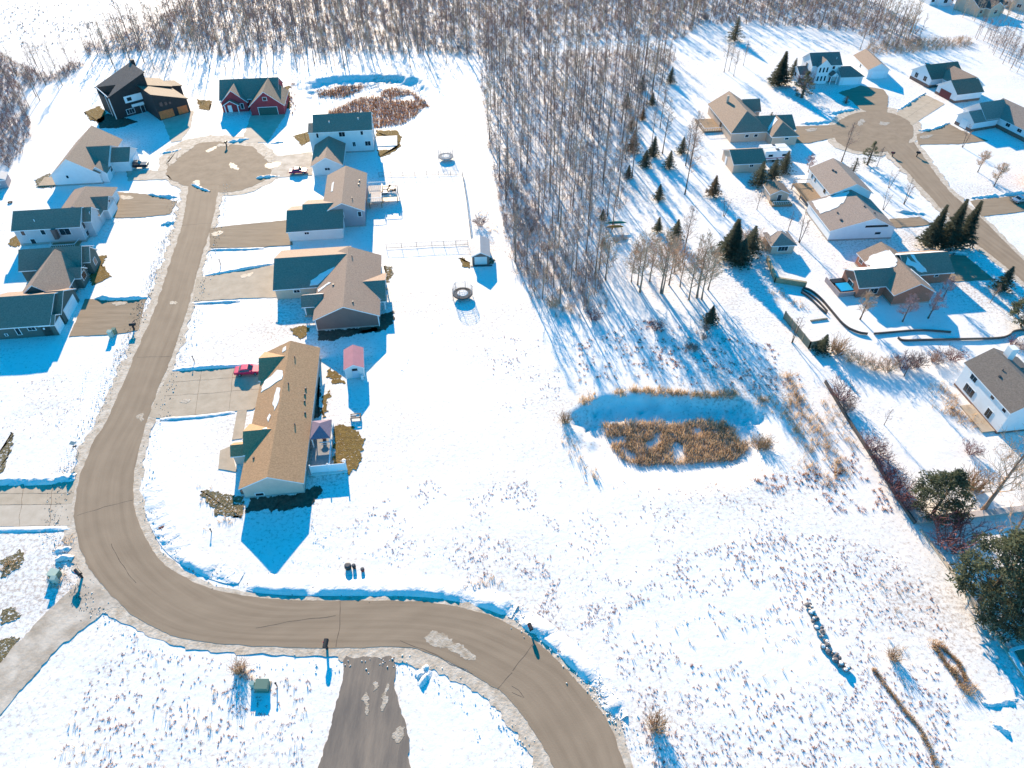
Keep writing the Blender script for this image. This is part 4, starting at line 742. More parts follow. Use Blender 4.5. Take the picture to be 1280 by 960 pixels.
# ---------------------------------------------------------------- sheds and garden buildings
pink_roof = mat('faded red metal roof', (0.42, 0.165, 0.19), .6, .06, 1); shed_roof = mat('grey metal roof', (0.34, 0.34, 0.35), .55, .06, 1)
h = House('garden_shed', 'small garden shed with faded red roof beside the brown-roofed house', 'shed', G(433.5, 474), 10, sid_pale, pink_roof)
h.wing(0, 3.2, 0, 5.2, 2.5, .85, 'y', oh=.2, ohe=.2); h.plate('S', 1.7, .95, 0, 1.1, 1.7, 0, .1, 'door', mat('pale blue door', (.5, .55, .6), .7)); h.plate('S', 1.7, 2.05, 0, .9, .45, 0, .08, 'opening', black); h.slab(-.04, .1, -.05, .1, 0, 2.1, 'corner_board', trim); h.slab(3.1, 3.24, -.05, .1, 0, 2.1, 'corner_board', trim); h.slab(2.6, 3.0, -.7, -.12, 0, .9, 'door_ramp', trim)
h = House('garden_shed', 'grey gabled shed with wide pale door at the fence corner', 'shed', G(590.5, 331), 3, sid_mid, shed_roof)
h.wing(0, 3.7, 0, 6.6, 2.3, .9, 'y', oh=.25, ohe=.25); h.plate('S', 1.85, 1.05, 0, 2.7, 1.9, 0, .1, 'door', sid_pale); h.slab(-.4, 4.3, -.7, -.2, 0, .06, 'threshold', dgrey)
h = House('garden_shed', 'small blue grey shed at the left edge of the snow', 'shed', G(1, 236), 20, sid_blue, shed_roof); h.wing(-3, 1.8, 0, 4.2, 2.3, .5, 'y', rc=-1.2, oh=.2, ohe=.2, hipa=1.4); h.window('S', 0, 1.4, 0, .8, .7)
h = House('screen_house', 'beige garden hut with grey hipped roof and snow patches', 'garden hut', G(962, 318.5), 4, sid_beige, r_grey)
W = h.wing(.2, 5.2, .2, 5.4, 2.5, 1.5, 'y', hipa=2.2, hipb=2.2, rc=2.5); h.snow(W, [(.4, 3.2), (1.9, 3.4), (1.9, 5.0), (.6, 5.3)], jit=.15); h.snow(W, [(3.1, 4.0), (4.2, 3.2), (4.4, 4.2), (3.2, 5.2)], jit=.15); h.window('S', 2.7, 1.4, .2, 2.2, 1.2, n=3); h.door('E', 2.8, 5.2, .9, 2)
h = House('play_house', 'low tan-roofed arbour building with open railings below the spruces', 'garden hut', G(968, 256), 4, sid_beige, r_sand)
W = h.wing(-.8, 3.6, 1.4, 6.2, 2.3, 1.0, 'y', rc=1.2, z0=0); h.slab(-1.0, 4.0, -1.0, 1.2, 0, .5, 'deck', wood); rl = MB(); rl.bar((-1, -.95, 1.4), (4, -.95, 1.4), .08)
for k in range(12): rl.bar((-1 + k * .45, -.95, .5), (-1 + k * .45, -.95, 1.4), .05)
rl.build('railing', trim, h.root); h.door('S', 1.4, 1.4, .9, 1.9)
# gazebo on the deck of the ranch house
O7 = (-31.1, 64.1); c7, s7 = cos(radians(7)), sin(radians(7))
def A7(x, y, o=O7): return (o[0] + x * c7 - y * s7, o[1] + x * s7 + y * c7)
r = thing('raised_deck', 'low teal-shaded deck behind the brown-roofed house', 'deck', (*A7(.2, 4.4), 0), radians(7)); mb = MB(); mb.box(0, 3.1, 0, 9.1, .3, .5); mb.build('deck_boards', mat('grey stained deck', (.30, .29, .28), .85, .12, 2), r)
mb = MB()
for x, y in ((.1, .1), (3.0, .1), (3.0, 3), (3.0, 6), (3.0, 9), (.1, 9)): mb.box(x - .08, x + .08, y - .08, y + .08, 0, 1.3)
mb.build('deck_post', trim, r)
for p, q in (((3.0, .1), (3.0, 9)), ((1.2, 4.9), (3.0, 4.9))):
    mb = MB(); mb.bar((*p, 1.3), (*q, 1.3), .12); mb.bar((*p, .8), (*q, .8), .06); mb.build('deck_railing', trim, r)
mb = MB(); random.seed(3)
for k in range(9): x = random.uniform(.2, 2.9); y = random.uniform(.1, .7); mb.lathe((x, y, .5), [(.28, 0), (.22, .08), (.05, .12)], 8)
mb.build('snow_clump', snow2, r)
r = thing('gazebo', 'small gazebo with plum-coloured pyramid roof on the deck', 'gazebo', (*A7(1.75, 11.0), .5), radians(7))
mb = MB(); a_ = 1.55; e = [(-a_, -2, 2.1), (a_, -2, 2.1), (a_, 2, 2.1), (-a_, 2, 2.1)]; mb.poly(e + [(0, -.25, 3.25), (0, .25, 3.25)] + [(x, y, z - .15) for x, y, z in e], [(0, 1, 4), (1, 2, 5, 4), (2, 3, 5), (3, 0, 4, 5), (0, 6, 7, 1), (1, 7, 8, 2), (2, 8, 9, 3), (3, 9, 6, 0), (9, 8, 7, 6)]); mb.build('roof', mat('plum shingles', (.21, .155, .20), .85, .12, 4), r)
for x in (-1.35, 1.35):
    for y in (-1.8, 1.8): mb = MB(); mb.box(x - .08, x + .08, y - .08, y + .08, 0, 2.05); mb.build('post', trim, r)
mb = MB(); mb.lathe((.2, -.4, 0), [(.3, 0), (.3, .7), (.55, .72), (.55, .78)], 12); mb.build('table', mat('brown table', (.12, .06, .05), .7), r)
r = thing('privacy_fence', 'white panel fence standing out from the brown-roofed house deck', 'fence', (*A7(.4, 4.1), 0), radians(7))
mb = MB(); mb.prism([(0, -.04), (5.4, -.04), (5.4, .04), (0, .04)], .15, lambda x, y: 1.75 - .16 * sin(pi * ((x / 2.7) % 1))); mb.build('panel', mat('pale vinyl', (.74, .76, .78), .6), r)
mb = MB(); mb.box(-.1, 5.5, -.5, -.06, 0, .12); mb.build('snow_ledge', snow2, r)
for x in (0, 2.7, 5.4): mb = MB(); mb.box(x - .09, x + .09, -.12, .08, 0, 2.05); mb.build('post', trim, r)
r = thing('garden_grill', 'covered round grill with snowy lid on the bare lawn patch', 'grill', (*G(431, 581), 0)); mb = MB(); mb.lathe((0, 0, 0), [(.3, 0), (.32, .5), (.42, .8), (.4, .95), (.2, 1.1)], 14); mb.build('kettle', mat('dark brown enamel', (.09, .035, .03), .4), r); mb = MB(); mb.lathe((0, 0, 1.06), [(.36, -.06), (.3, .08), (.12, .16)], 12); mb.build('snow_cap', snow2, r)
r = thing('slatted_bench', 'black slatted garden bench frame in the snow behind the red-roofed shed', 'bench', (*G(445, 523), 0), radians(7)); mb = MB()
for x, y in ((-.8, -.5), (.8, -.5), (-.8, .5), (.8, .5)): mb.bar((x, y, 0), (x, y, .6), .12)
mb.build('frame', black, r); mb = MB(); mb.box(-.85, .85, -.55, -.35, .55, .66); mb.box(.7, .85, -.55, .55, .55, .66); mb.box(-.85, .85, .4, .55, .55, .66); mb.box(-.85, .1, -.1, .02, .55, .66); mb.build('seat', black, r); mb = MB(); mb.box(-.8, .7, -.34, .3, .3, .5); mb.build('snow_cap', snow2, r)
# deck furniture behind the split-level house
OC = (-33.7, 141.9)
def AC(x, y): return A7(x, y, OC)
r = thing('deck_table', 'round dark table on the raised back deck', 'table', (*AC(5.9, 13.5), 1.79)); mb = MB(); mb.lathe((0, 0, 0), [(.3, 0), (.05, .1), (.05, .7), (.7, .72), (.7, .78)], 16); mb.build('table_body', black, r)
for k in range(4):
    x, y = AC(5.9 + 1.05 * cos(k * pi / 2 + .5), 13.5 + 1.05 * sin(k * pi / 2 + .5)); r = thing('deck_chair', 'dark chair drawn up to the round deck table', 'chair', (x, y, 1.79), radians(7) + k * pi / 2 + .5 - pi / 2, 'chairs round the deck table'); mb = MB(); mb.box(-.27, .27, -.27, .27, .4, .47)
    for a_ in (-.24, .24):
        for b_ in (-.24, .24): mb.bar((a_, b_, 0), (a_, b_, .42), .05)
    mb.build('seat', black, r); mb = MB(); mb.box(-.27, .27, .22, .28, .45, 1.0); mb.build('backrest', black, r)
r = thing('deck_sofa', 'low black sofa with snow along its seat on the back deck', 'sofa', (*AC(4.1, 13.6), 1.79), radians(7)); mb = MB(); mb.box(-.7, .7, -2.0, 2.0, .05, .45); mb.build('seat', black, r); mb = MB(); mb.box(-.85, -.6, -2.0, 2.0, .05, .9); mb.build('backrest', black, r); mb = MB(); mb.box(-.5, .6, -.25, .1, .45, .53); mb.build('snow_strip', snow2, r)
# ---------------------------------------------------------------- trampolines
pad_m = mat('grey net pad', (.05, .05, .055), .8); net_m = mat('pale net', (.30, .30, .31), .8)
def trampoline(label, px, R, zt, hnet, matm, light=False):
    x, y = G(*px); r = thing('trampoline', label, 'trampoline', (x, y, 0)); n = 40
    mb = MB(); mb.lathe((0, 0, zt), [(R - .25, -.03), (R - .25, .0)], n); mb.build('bed', matm, r)
    mb = MB(); mb.lathe((0, 0, zt), [(R * .55, .0), (R * .5, .05), (R * .2, .06)], 24); mb.build('snow_patch', snow2, r)
    mb = MB(); ring = [(R * cos(2 * pi * k / n), R * sin(2 * pi * k / n)) for k in range(n + 1)]
    for i in range(n):
        (a0, b0), (a1, b1) = ring[i], ring[i + 1]; f = (R - .3) / R; mb.poly([(a0, b0, zt + .02), (a1, b1, zt + .02), (a1 * f, b1 * f, zt + .05), (a0 * f, b0 * f, zt + .05), (a0, b0, zt - .22), (a1, b1, zt - .22)], [(0, 1, 2, 3), (4, 5, 1, 0)])
    mb.build('pad', net_m if light else pad_m, r)
    for k in range(6):
        an = k * pi / 3 + .3; c_, s_ = cos(an), sin(an); mb = MB(); mb.tube([(R * c_, R * s_, 0), (R * c_, R * s_, zt)], .04, 6); mb.build('leg', steel, r)
        mb = MB(); mb.tube([(R * 1.03 * c_, R * 1.03 * s_, .1), (R * 1.04 * c_, R * 1.04 * s_, zt + hnet * .75), (R * .92 * c_, R * .92 * s_, zt + hnet)], .04, 6); mb.build('net_pole', dgrey if not light else net_m, r)
    mb = MB()
    for z in np.linspace(zt + .2, zt + hnet * .95, 7): mb.tube([(R * .97 * cos(2 * pi * k / 30), R * .97 * sin(2 * pi * k / 30), z) for k in range(31)], .016, 3)
    for k in range(30): c_, s_ = R * .97 * cos(2 * pi * k / 30), R * .97 * sin(2 * pi * k / 30); mb.tube([(c_, s_, zt), (c_, s_, zt + hnet * .95)], .014, 3)
    mb.build('safety_net', net_m, r)
trampoline('dark-rimmed trampoline with safety poles below the grey shed', (578.5, 371), 2.0, .95, 1.7, pad_m)
trampoline('pale trampoline with tall net on the open snow near the russet marsh', (557.5, 199), 2.0, .9, 1.9, net_m, True)
# ---------------------------------------------------------------- fences and edging
def rail_fence(name, label, pts, hgt, posts=3.0, rails=(.15, 1.0), m=dgrey, r0=.05, rr=.03, mesh=0.0, zbase=0):
    p = [G(*q) for q in pts]; o = thing(name, label, 'fence', (p[0][0], p[0][1], 0)); ox, oy = p[0]
    for i in range(len(p) - 1):
        (x0, y0), (x1, y1) = p[i], p[i + 1]; L = hypot(x1 - x0, y1 - y0); k = max(1, round(L / posts))
        for j in range(k + (1 if i == len(p) - 2 else 0)): mb = MB(); x, y = x0 + (x1 - x0) * j / k - ox, y0 + (y1 - y0) * j / k - oy; mb.tube([(x, y, 0), (x, y, hgt)], r0, 6); mb.build('post', m, o)
        mb = MB()
        for f in rails: mb.tube([(x0 - ox, y0 - oy, hgt * f), (x1 - ox, y1 - oy, hgt * f)], rr, 5)
        mb.build('rail', m, o)
        if mesh:
            mb = MB()
            for f in np.arange(.1, 1, .18): mb.tube([(x0 - ox, y0 - oy, hgt * f), (x1 - ox, y1 - oy, hgt * f)], .011, 3, cap=False)
            for t in np.arange(0, 1, mesh / L): x, y = x0 + (x1 - x0) * t - ox, y0 + (y1 - y0) * t - oy; mb.tube([(x, y, .05), (x, y, hgt)], .011, 3, cap=False)
            mb.build('wire_mesh', m, o)
    return o
rail_fence('chain_link_fence', 'thin chain-link fence round the back yard up to the grey shed', [(474, 221), (578, 218.5), (583, 250), (589, 300)], 1.25, mesh=.28); rail_fence('chain_link_fence', 'thin chain-link fence running across the snow from the shed to the house', [(585, 306.5), (540, 308), (483, 311)], 1.25, mesh=.28)
def board_fence(name, label, pts, hgt, m, th=.1, cat='fence', cap=0.0, post_every=2.4, capm=None):
    p = [G(*q) for q in pts]; ox, oy = p[0]; o = thing(name, label, cat, (ox, oy, 0))
    for i in range(len(p) - 1):
        a_ = Vector((p[i][0] - ox, p[i][1] - oy, 0)); b_ = Vector((p[i + 1][0] - ox, p[i + 1][1] - oy, 0)); d = (b_ - a_); L = d.length; d /= L; nrm = Vector((-d.y, d.x, 0)) * th / 2; mb = MB(); k = max(2, int(hgt / .3))
        for j in range(k): z0, z1 = hgt * j / k + .01, hgt * (j + 1) / k - .012; mb.poly([a_ - nrm + Vector((0, 0, z0)), b_ - nrm + Vector((0, 0, z0)), b_ + nrm + Vector((0, 0, z0)), a_ + nrm + Vector((0, 0, z0)), a_ - nrm + Vector((0, 0, z1)), b_ - nrm + Vector((0, 0, z1)), b_ + nrm + Vector((0, 0, z1)), a_ + nrm + Vector((0, 0, z1))], [(3, 2, 1, 0), (4, 5, 6, 7), (0, 1, 5, 4), (1, 2, 6, 5), (2, 3, 7, 6), (3, 0, 4, 7)])
        mb.build('boards', m, o)
        for j in range(max(1, round(L / post_every)) + 1): c = a_ + d * (L * j / max(1, round(L / post_every))); mb = MB(); mb.box(c.x - .1, c.x + .1, c.y - .1, c.y + .1, 0, hgt + .06); mb.build('post', m, o)
        if cap: mb = MB(); mb.bar(a_ + Vector((0, 0, hgt + .05)), b_ + Vector((0, 0, hgt + .05)), cap, .08); mb.build('cap_board', capm or m, o)
    return o
olive = mat('olive weathered boards', (.22, .20, .145), .9, .2, 2, stretch=(1, 1, 6)); tanw = mat('tan weathered boards', (.36, .285, .18), .9, .18, 2); pinkw = mat('pale weathered boards', (.46, .39, .35), .9, .12, 1.5); edge_m = mat('dark garden edging', (.10, .085, .075), .9)
board_fence('board_fence', 'olive wooden L-shaped board fence in the snowy right-hand yard', [(979.5, 398), (1010.5, 436), (1028, 433)], 1.7, olive, .12)
board_fence('board_fence', 'tan wooden fence bending round the garden hut yard', [(958, 326), (968, 353), (1006, 359)], 1.25, tanw, .14, cap=.5, capm=tanw)
board_fence('retaining_wall', 'long pale timber wall with flat top running to the right edge', [(1146, 654), (1215, 647), (1300, 637)], .8, pinkw, .3, 'retaining wall', cap=1.0, post_every=6, capm=pinkw)
def edging(label, pts, hgt=.22, wd=.16, m=None, name='garden_edging', cat='edging'):
    p = smooth_line(GP(pts), 2); ox, oy = p[0]; o = MB()
    for i in range(len(p) - 1): o.bar((p[i][0] - ox, p[i][1] - oy, hgt / 2 + .01), (p[i + 1][0] - ox, p[i + 1][1] - oy, hgt / 2 + .01), wd, hgt)
    q = o.build(name, m or edge_m); q.location = (ox, oy, 0); return tag(q, label, cat)
edging('upper dark curved garden edging below the tan wooden fence', [(1003, 361), (1012, 363), (1025, 373), (1040, 391), (1055, 409), (1072, 417), (1084, 418.5)], .5)
edging('lower short curved garden edging beside the olive fence', [(1001, 366), (1012, 373), (1022, 384), (1033, 393)], .45); edging('middle curved garden edging between its two neighbours', [(1002, 363), (1018, 372), (1034, 390)], .35)
edging('long thin edging of the snowy planting bed below the brick house', [(1092, 418), (1110, 416.5), (1150, 413), (1188, 416)], .4); edging('rounded lawn edging ending at the right edge below the brick house', [(1122, 423), (1126, 427), (1150, 426), (1200, 425), (1250, 424), (1262, 420), (1266, 414), (1290, 413)], .45)
edging('dark timber edging along the shrub row down to the pale wall', [(1031, 478), (1050, 510), (1072, 545), (1095, 580), (1122, 625), (1143, 655)], .55, .3); edging('pale concrete edging running past the large pines', [(1150, 662), (1190, 715), (1222, 765), (1250, 800), (1290, 862)], .14, .5, pale_concrete)
edging('short board lying near the olive fence', [(1013, 401.5), (1034, 398.5)], .2, .3, olive, 'timber_board', 'board')
sheet('patio', GP([(1268, 812), (1300, 808), (1330, 850), (1290, 852)]), .12, drive_tan, 0); edging('white kerb round the patio corner at the right edge', [(1262, 815), (1268, 811), (1300, 807)], .3, .4, white, 'patio_kerb', 'kerb'); edging('white kerb on the long side of the patio at the right edge', [(1262, 816), (1276, 838), (1292, 860)], .3, .6, white, 'patio_kerb', 'kerb')
rail_fence('patio_rail', 'dark rail at the patio corner at the right edge', [(1257, 802), (1300, 798)], 1.0, 2.2, (.5, 1.0), black, .04, .04)
r = thing('hot_tub', 'blue-covered hot tub inside a wooden surround beside the brick house', 'hot tub', (*G(1047.5, 371), 0), radians(9)); mb = MB(); mb.box(.7, 3.2, .5, 3.0, 0, .95); mb.build('cabinet', wood, r); mb = MB(); mb.box(.62, 3.28, .42, 3.08, .95, 1.12); mb.build('cover', mat('turquoise cover', (.0, .33, .60), .5), r)
mb = MB(); mb.box(-.1, .05, -.1, 5.6, 0, 1.1); mb.box(.05, 3.6, -.1, .05, 0, 1.0); mb.build('surround', mat('pinkish grey boards', (.36, .29, .28), .9, .12, 2), r); mb = MB(); mb.box(.5, 3.4, 3.6, 5.0, .0, .9); mb.build('folded_cover', black, r)
# ---------------------------------------------------------------- kerbside things
def mailbox(label, px, rz, scale=1.0, m=black):
    r = thing('mailbox', label, 'mailbox', (*G(*px), 0), radians(rz)); mb = MB(); mb.box(-.1, .1, -.1, .1, 0, 1.15); mb.bar((0, 0, .75), (0, -.4, 1.1), .08); mb.build('post', m, r)
    mb = MB(); pf = [(.22 * cos(a_), .24 + .2 * sin(a_)) for a_ in np.linspace(0, pi, 9)]; pts = [(-.22, 0), (.22, 0)] + pf[0:]; n = len(pts); v = [(x, y_, 1.12 + z) for y_ in (-.5, .35) for x, z in pts]; mb.poly(v, [tuple(range(n)), tuple(range(n, 2 * n))[::-1]] + [(i, i + n, (i + 1) % n + n, (i + 1) % n) for i in range(n)]); mb.build('box', m, r, fix=True); mb = MB(); mb.box(.22, .25, -.2, -.1, 1.3, 1.55); mb.build('flag', red_p, r)
    r.scale = (scale, scale, scale * .74); return r
mailbox('black mailbox by the dark driveway apron on the near side of the road', (409, 811), 180, 1.3); mailbox('black mailbox at the mouth of the dirt track', (103, 722), 230, 1.35); mailbox('black mailbox beside the driveway of the sage green house', (168, 412), 100, 1.35)
mailbox('black mailbox on the far rim of the left turnaround', (283.5, 183), 180, 1.3); mailbox('black mailbox on the outside of the road bend, half behind the snow bank', (663, 789), 200, 1.1); mailbox('black mailbox on the far kerb below the right-hand turnaround', (1145.5, 196), 60, 1.3); mailbox('dark mailbox on the near kerb below the right-hand turnaround', (1115, 196), 240, 1.2)
mailbox('dark mailbox beside the street between the pines and the brick house drive', (1215, 309), 240, 1.2)
green_b = mat('green enamel', (.17, .235, .17), .6); green_l = mat('pale green enamel', (.36, .45, .38), .6)
r = thing('transformer_box', 'green transformer box with a small pedestal beside it in the front field', 'utility box', (*G(329, 859), 0)); mb = MB(); mb.box(-.75, .75, -.55, .55, 0, .85); mb.build('cabinet', green_b, r); mb = MB(); mb.prism([(-.78, -.58), (.78, -.58), (.78, .58), (-.78, .58)], .85, lambda x, y: 1.0 + .1 * y); mb.build('lid', green_b, r); mb = MB(); mb.box(-.9, .9, -.7, .7, 0, .08); mb.build('pad', concrete, r)
def pedestal(label, px, m, s=1.0): r = thing('utility_pedestal', label, 'utility box', (*G(*px), 0)); mb = MB(); mb.box(-.25, .25, -.2, .2, 0, .8); mb.build('body', m, r); mb = MB(); mb.prism([(-.28, -.23), (.28, -.23), (.28, .23), (-.28, .23)], .8, lambda x, y: .95 + .12 * y); mb.build('cap', m, r); r.scale = (s,) * 3
pedestal('pale green pedestal left of the transformer box', (317, 858), green_l); pedestal('green pedestal by the sage house driveway, taller of the pair', (140, 421), green_l, 1.5); pedestal('small green pedestal behind the taller one by the sage house driveway', (144.5, 417), green_b, 1.3)
r = thing('transformer_box', 'olive utility box among weeds by the dirt track', 'utility box', (*G(70, 720), 0), radians(-10)); mb = MB(); mb.box(-.6, .6, -.5, .5, 0, .9); mb.build('cabinet', green_b, r); mb = MB(); mb.box(-.65, .65, -.55, .55, .9, 1.0); mb.build('lid', green_l, r)
pedestal('pale green pedestal in front of the olive utility box by the dirt track', (71, 728), green_l, 1.3)
def stake(label, px, hgt=1.0, m=black, name='marker_post'): r = thing(name, label, 'marker post', (*G(*px), 0)); mb = MB(); mb.tube([(0, 0, 0), (0, 0, hgt)], .07, 8); mb.build('shaft', m, r); mb = MB(); mb.lathe((0, 0, hgt), [(.13, 0), (.13, .08), (.04, .14)], 10); mb.build('cap', m, r)
stake('thin dark post right of the transformer box', (346.5, 858), .9); stake('small lamp post in the snowy lawn above the split driveway', (276, 331), 1.3); stake('small lamp post by the red car driveway', (243, 452), 1.3); stake('dark stub post at the corner of the house with the round lid nearby', (264.5, 665), .7)
def pot(label, px, R_, H_, m): r = thing('drum', label, 'drum', (*G(*px), 0)); mb = MB(); mb.lathe((0, 0, 0), [(R_ * .8, 0), (R_, H_ * .5), (R_ * .9, H_)], 14); mb.build('barrel', m, r); mb = MB(); mb.lathe((0, 0, H_), [(R_ * .92, 0), (R_ * .6, .06)], 12); mb.build('top', dgrey, r)
pot('largest dark drum of the three standing in the snow', (435.5, 710), .5, .75, mat('dark brown drum', (.05, .04, .03), .7)); pot('middle small dark drum of the three in the snow', (443, 710), .28, .8, black); pot('small maroon drum, rightmost of the three in the snow', (453.5, 713.5), .28, .55, maroon)
r = thing('street_sign', 'grey back of a diamond road sign on a thin post beside the left road', 'road sign', (*G(98.5, 566), 0), radians(25)); mb = MB(); mb.tube([(0, 0, 0), (0, 0, 2.9)], .04, 6); mb.build('post', steel, r); mb = MB(); q = .52; mb.poly([(x, y, z) for y in (-.04, -.02) for x, z in ((0, 2.35 - q), (q, 2.35), (0, 2.35 + q), (-q, 2.35))], [(0, 1, 2, 3), (7, 6, 5, 4), (0, 4, 5, 1), (1, 5, 6, 2), (2, 6, 7, 3), (3, 7, 4, 0)]); mb.build('sign_plate', mat('sign back', (.34, .37, .38), .5), r); mb = MB(); mb.box(-.3, .3, -.04, -.02, 1.45, 1.7); mb.build('small_plate', black, r)
mb = MB(); mb.lathe((0, 0, 0), [(.42, .0), (.42, .07), (.3, .1)], 16); o = mb.build('round_lid', mat('rust red lid', (.17, .06, .05), .7)); o.location = (*G(201.5, 658.5), 0.02); tag(o, 'small rust red round lid lying on the snow inside the bend', 'lid')
mb = MB(); R_, r_ = .42, .13
ringp = [(R_ * cos(2 * pi * k / 16), R_ * sin(2 * pi * k / 16), .15) for k in range(17)]; mb.tube(ringp, r_, 8); o = mb.build('tyre', rubber); o.location = (*G(13, 253.5), .02); tag(o, 'dark tyre lying on the snow near the left edge', 'tyre')
# canoes on a rack
def canoe(label, px, m, L=5.0): 
    mb = MB(); rows = []; n = 14
    for i in range(n + 1):
        t = -1 + 2 * i / n; w_ = .45 * (1 - abs(t) ** 2.2) + .01; zz = .45 + .12 * abs(t) ** 3; dpt = .4 * (1 - abs(t) ** 4) + .02; row = []
        for k in range(7): a_ = pi * k / 6; row.append(len(mb.v)); mb.v.append((t * L / 2, -w_ * cos(a_), .9 - zz + .45 + dpt * sin(a_)))
        rows.append(row)
    for i in range(n):
        for k in range(6): mb.f.append((rows[i][k], rows[i + 1][k], rows[i + 1][k + 1], rows[i][k + 1])); mb.m.append(0)
    o = mb.build('canoe', m, smooth=True); o.location = (*G(*px), .35); o.rotation_euler = (0, 0, radians(4)); return tag(o, label, 'canoe')
canoe('green canoe lying upside down at the edge of the woods', (769, 284.5), mat('canoe green', (.02, .17, .12), .5), 5.2); canoe('orange canoe lying upside down in front of the green one', (767.5, 289.5), mat('canoe orange', (.42, .17, .03), .5), 4.4)
for px, q in (((763, 287), 'left'), ((776, 286.5), 'right')): r = thing('boat_rest', 'low wooden trestle under the two canoes', 'trestle', (*G(*px), 0), radians(94), 'trestles under the canoes'); mb = MB(); mb.bar((-1.4, 0, .62), (1.4, 0, .62), .1); mb.bar((-1.1, 0, 0), (-1.1, 0, .6), .1); mb.bar((1.1, 0, 0), (1.1, 0, .6), .1); mb.build('beam', wood, r)
# field stones in a winding row
stone_m = mat('field stone', (.19, .165, .16), .95, .35, 2, bump=.5, bscale=6); random.seed(11); prot = []
for v_ in range(5):
    bm = bmesh.new(); bmesh.ops.create_icosphere(bm, subdivisions=2, radius=1)
    for v in bm.verts: n = v.co.copy(); v.co = Vector((n.x, n.y, n.z * .75)) * (1 + .35 * mnoise.noise(n * 1.4 + Vector((v_ * 7, 0, 0)))); v.co.z = max(v.co.z, -.5)
    me = bpy.data.meshes.new('field_stone'); bm.to_mesh(me); bm.free(); me.materials.append(stone_m); prot.append(me)
capmb = MB(); capmb.lathe((0, 0, .5), [(.75, -.08), (.7, .12), (.45, .28), (.1, .34)], 9); cap0 = capmb.build('snow_cap', snow2); capme = cap0.data; bpy.data.objects.remove(cap0)
line = smooth_line(GP([(1009, 756), (1017, 772), (1026, 795), (1031, 809), (1040, 818), (1050, 829), (1057, 838)]), 2); line = dense(line, .40, False)
for i, (x, y) in enumerate(line):
    for s_ in (-1, 1):
        if random.random() < .2: continue
        o = bpy.data.objects.new('field_stone', random.choice(prot)); COL.objects.link(o); o.location = (x + s_ * .3 + random.gauss(0, .12), y + random.gauss(0, .15), .2 + .25 * random.random()); sc_ = random.uniform(.2, .36); o.scale = (sc_ * 1.1, sc_, sc_); o.rotation_euler = (0, 0, random.uniform(0, 6)); tag(o, 'grey field stone in the winding snow-topped row on the open field', 'stone', 'field stones in the winding row')
        if random.random() < .6: c = bpy.data.objects.new('snow_cap', capme); COL.objects.link(c); c.parent = o
# ---------------------------------------------------------------- bare trees
random.seed(21)
def seg3(mb, pts, rad): mb.tube(pts, rad, 3, cap=False)
def grow(mb, p, d, L, r, depth, kids, fine, up=0.25, wob=0.25, n=3):
    pts = [p]; rad = [r]; q = p.copy(); dd = d.copy()
    for k in range(n):
        dd = (dd + Vector((random.gauss(0, wob), random.gauss(0, wob), random.gauss(0, wob * .6) + up * .4))).normalized(); q = q + dd * (L / n); pts.append(q.copy()); rad.append(max(fine, r * (1 - .8 * (k + 1) / n)))
    mb.tube(pts, rad, 3 if r < .12 else 5, cap=False)
    if depth > 0:
        for _ in range(kids[0]):
            t = random.uniform(.3, 1.0); i = min(n - 1, int(t * n)); b = pts[i].lerp(pts[i + 1], t * n - i); base = (pts[i + 1] - pts[i]).normalized()
            s = Vector((random.gauss(0, 1), random.gauss(0, 1), random.gauss(.25, .6))); s = (base * .75 + s.normalized() * .75).normalized()
            grow(mb, b, s, L * random.uniform(.38, .6), max(fine, r * .42), depth - 1, kids[1:], fine, up, wob, 2)
def make_bare(name, label, cat, H, r0, first, nb, blen, kids, fine, rise=0.7, trunk_m=None, crown_m=None, stems=1, group=None, spreadtop=.9, sides=6, lean=.02):
    root = thing(name, label, cat, (0, 0, -50), 0, group); tr, cr = MB(), MB()
    for s_ in range(stems):
        an = 2 * pi * s_ / max(1, stems) + .4; ln = (0.0 if stems == 1 else .16); p = Vector((0.12 * cos(an) * (stems > 1), .12 * sin(an) * (stems > 1), -.15)); Hs = H * (1 - .12 * s_ * random.random()); pts = []; rad = []; ox = oy = 0
        for k in range(9):
            t = k / 8; ox += random.gauss(0, lean * H / 8); oy += random.gauss(0, lean * H / 8); pts.append(Vector((p.x + ox + ln * cos(an) * t * Hs, p.y + oy + ln * sin(an) * t * Hs, -.15 + t * Hs))); rad.append(max(.02, r0 * (1 - t) ** .75 + .012 + (.35 * r0 if k == 0 else 0)))
        tr.tube(pts, rad, sides, cap=False)
        for b in range(nb // stems):
            t = first + (1 - first) * ((b + random.random()) / (nb // stems)) * .97; i = min(7, int(t * 8)); base = pts[i].lerp(pts[i + 1], t * 8 - i); an2 = b * 2.4 + random.random(); rel = (t - first) / (1 - first)
            L = blen * H * (1 - rel * spreadtop) * random.uniform(.7, 1.15) * (.75 + .5 * min(1, rel * 3)); d = Vector((cos(an2), sin(an2), rise + .5 * rel)).normalized(); grow(cr, base, d, L, max(fine * 1.3, r0 * .4 * (1 - rel * .7)), len(kids), kids, fine)
    tr.build('trunk', trunk_m or bark_pale, root); cr.build('crown', crown_m or twig, root); return root
PROTO = {}
def proto(k, *a, **kw):
    o = make_bare(*a, **kw); PROTO.setdefault(k, []).append(o); return o
for i in range(7): proto('wood', 'bare_tree', 'x', 'tree', random.uniform(13, 16.5), random.uniform(.11, .16), random.uniform(.38, .52), 17, .18, (5, 3), .017, .9, crown_m=[twig, twig, twig_tan, twig_dark][i % 4], trunk_m=bark_pale if i % 3 else bark)
for i in range(2): proto('round', 'yard_tree', 'x', 'tree', 6.6, .16, .22, 20, .42, (8, 6), .02, .95, crown_m=twig_tan, trunk_m=bark, spreadtop=.65)
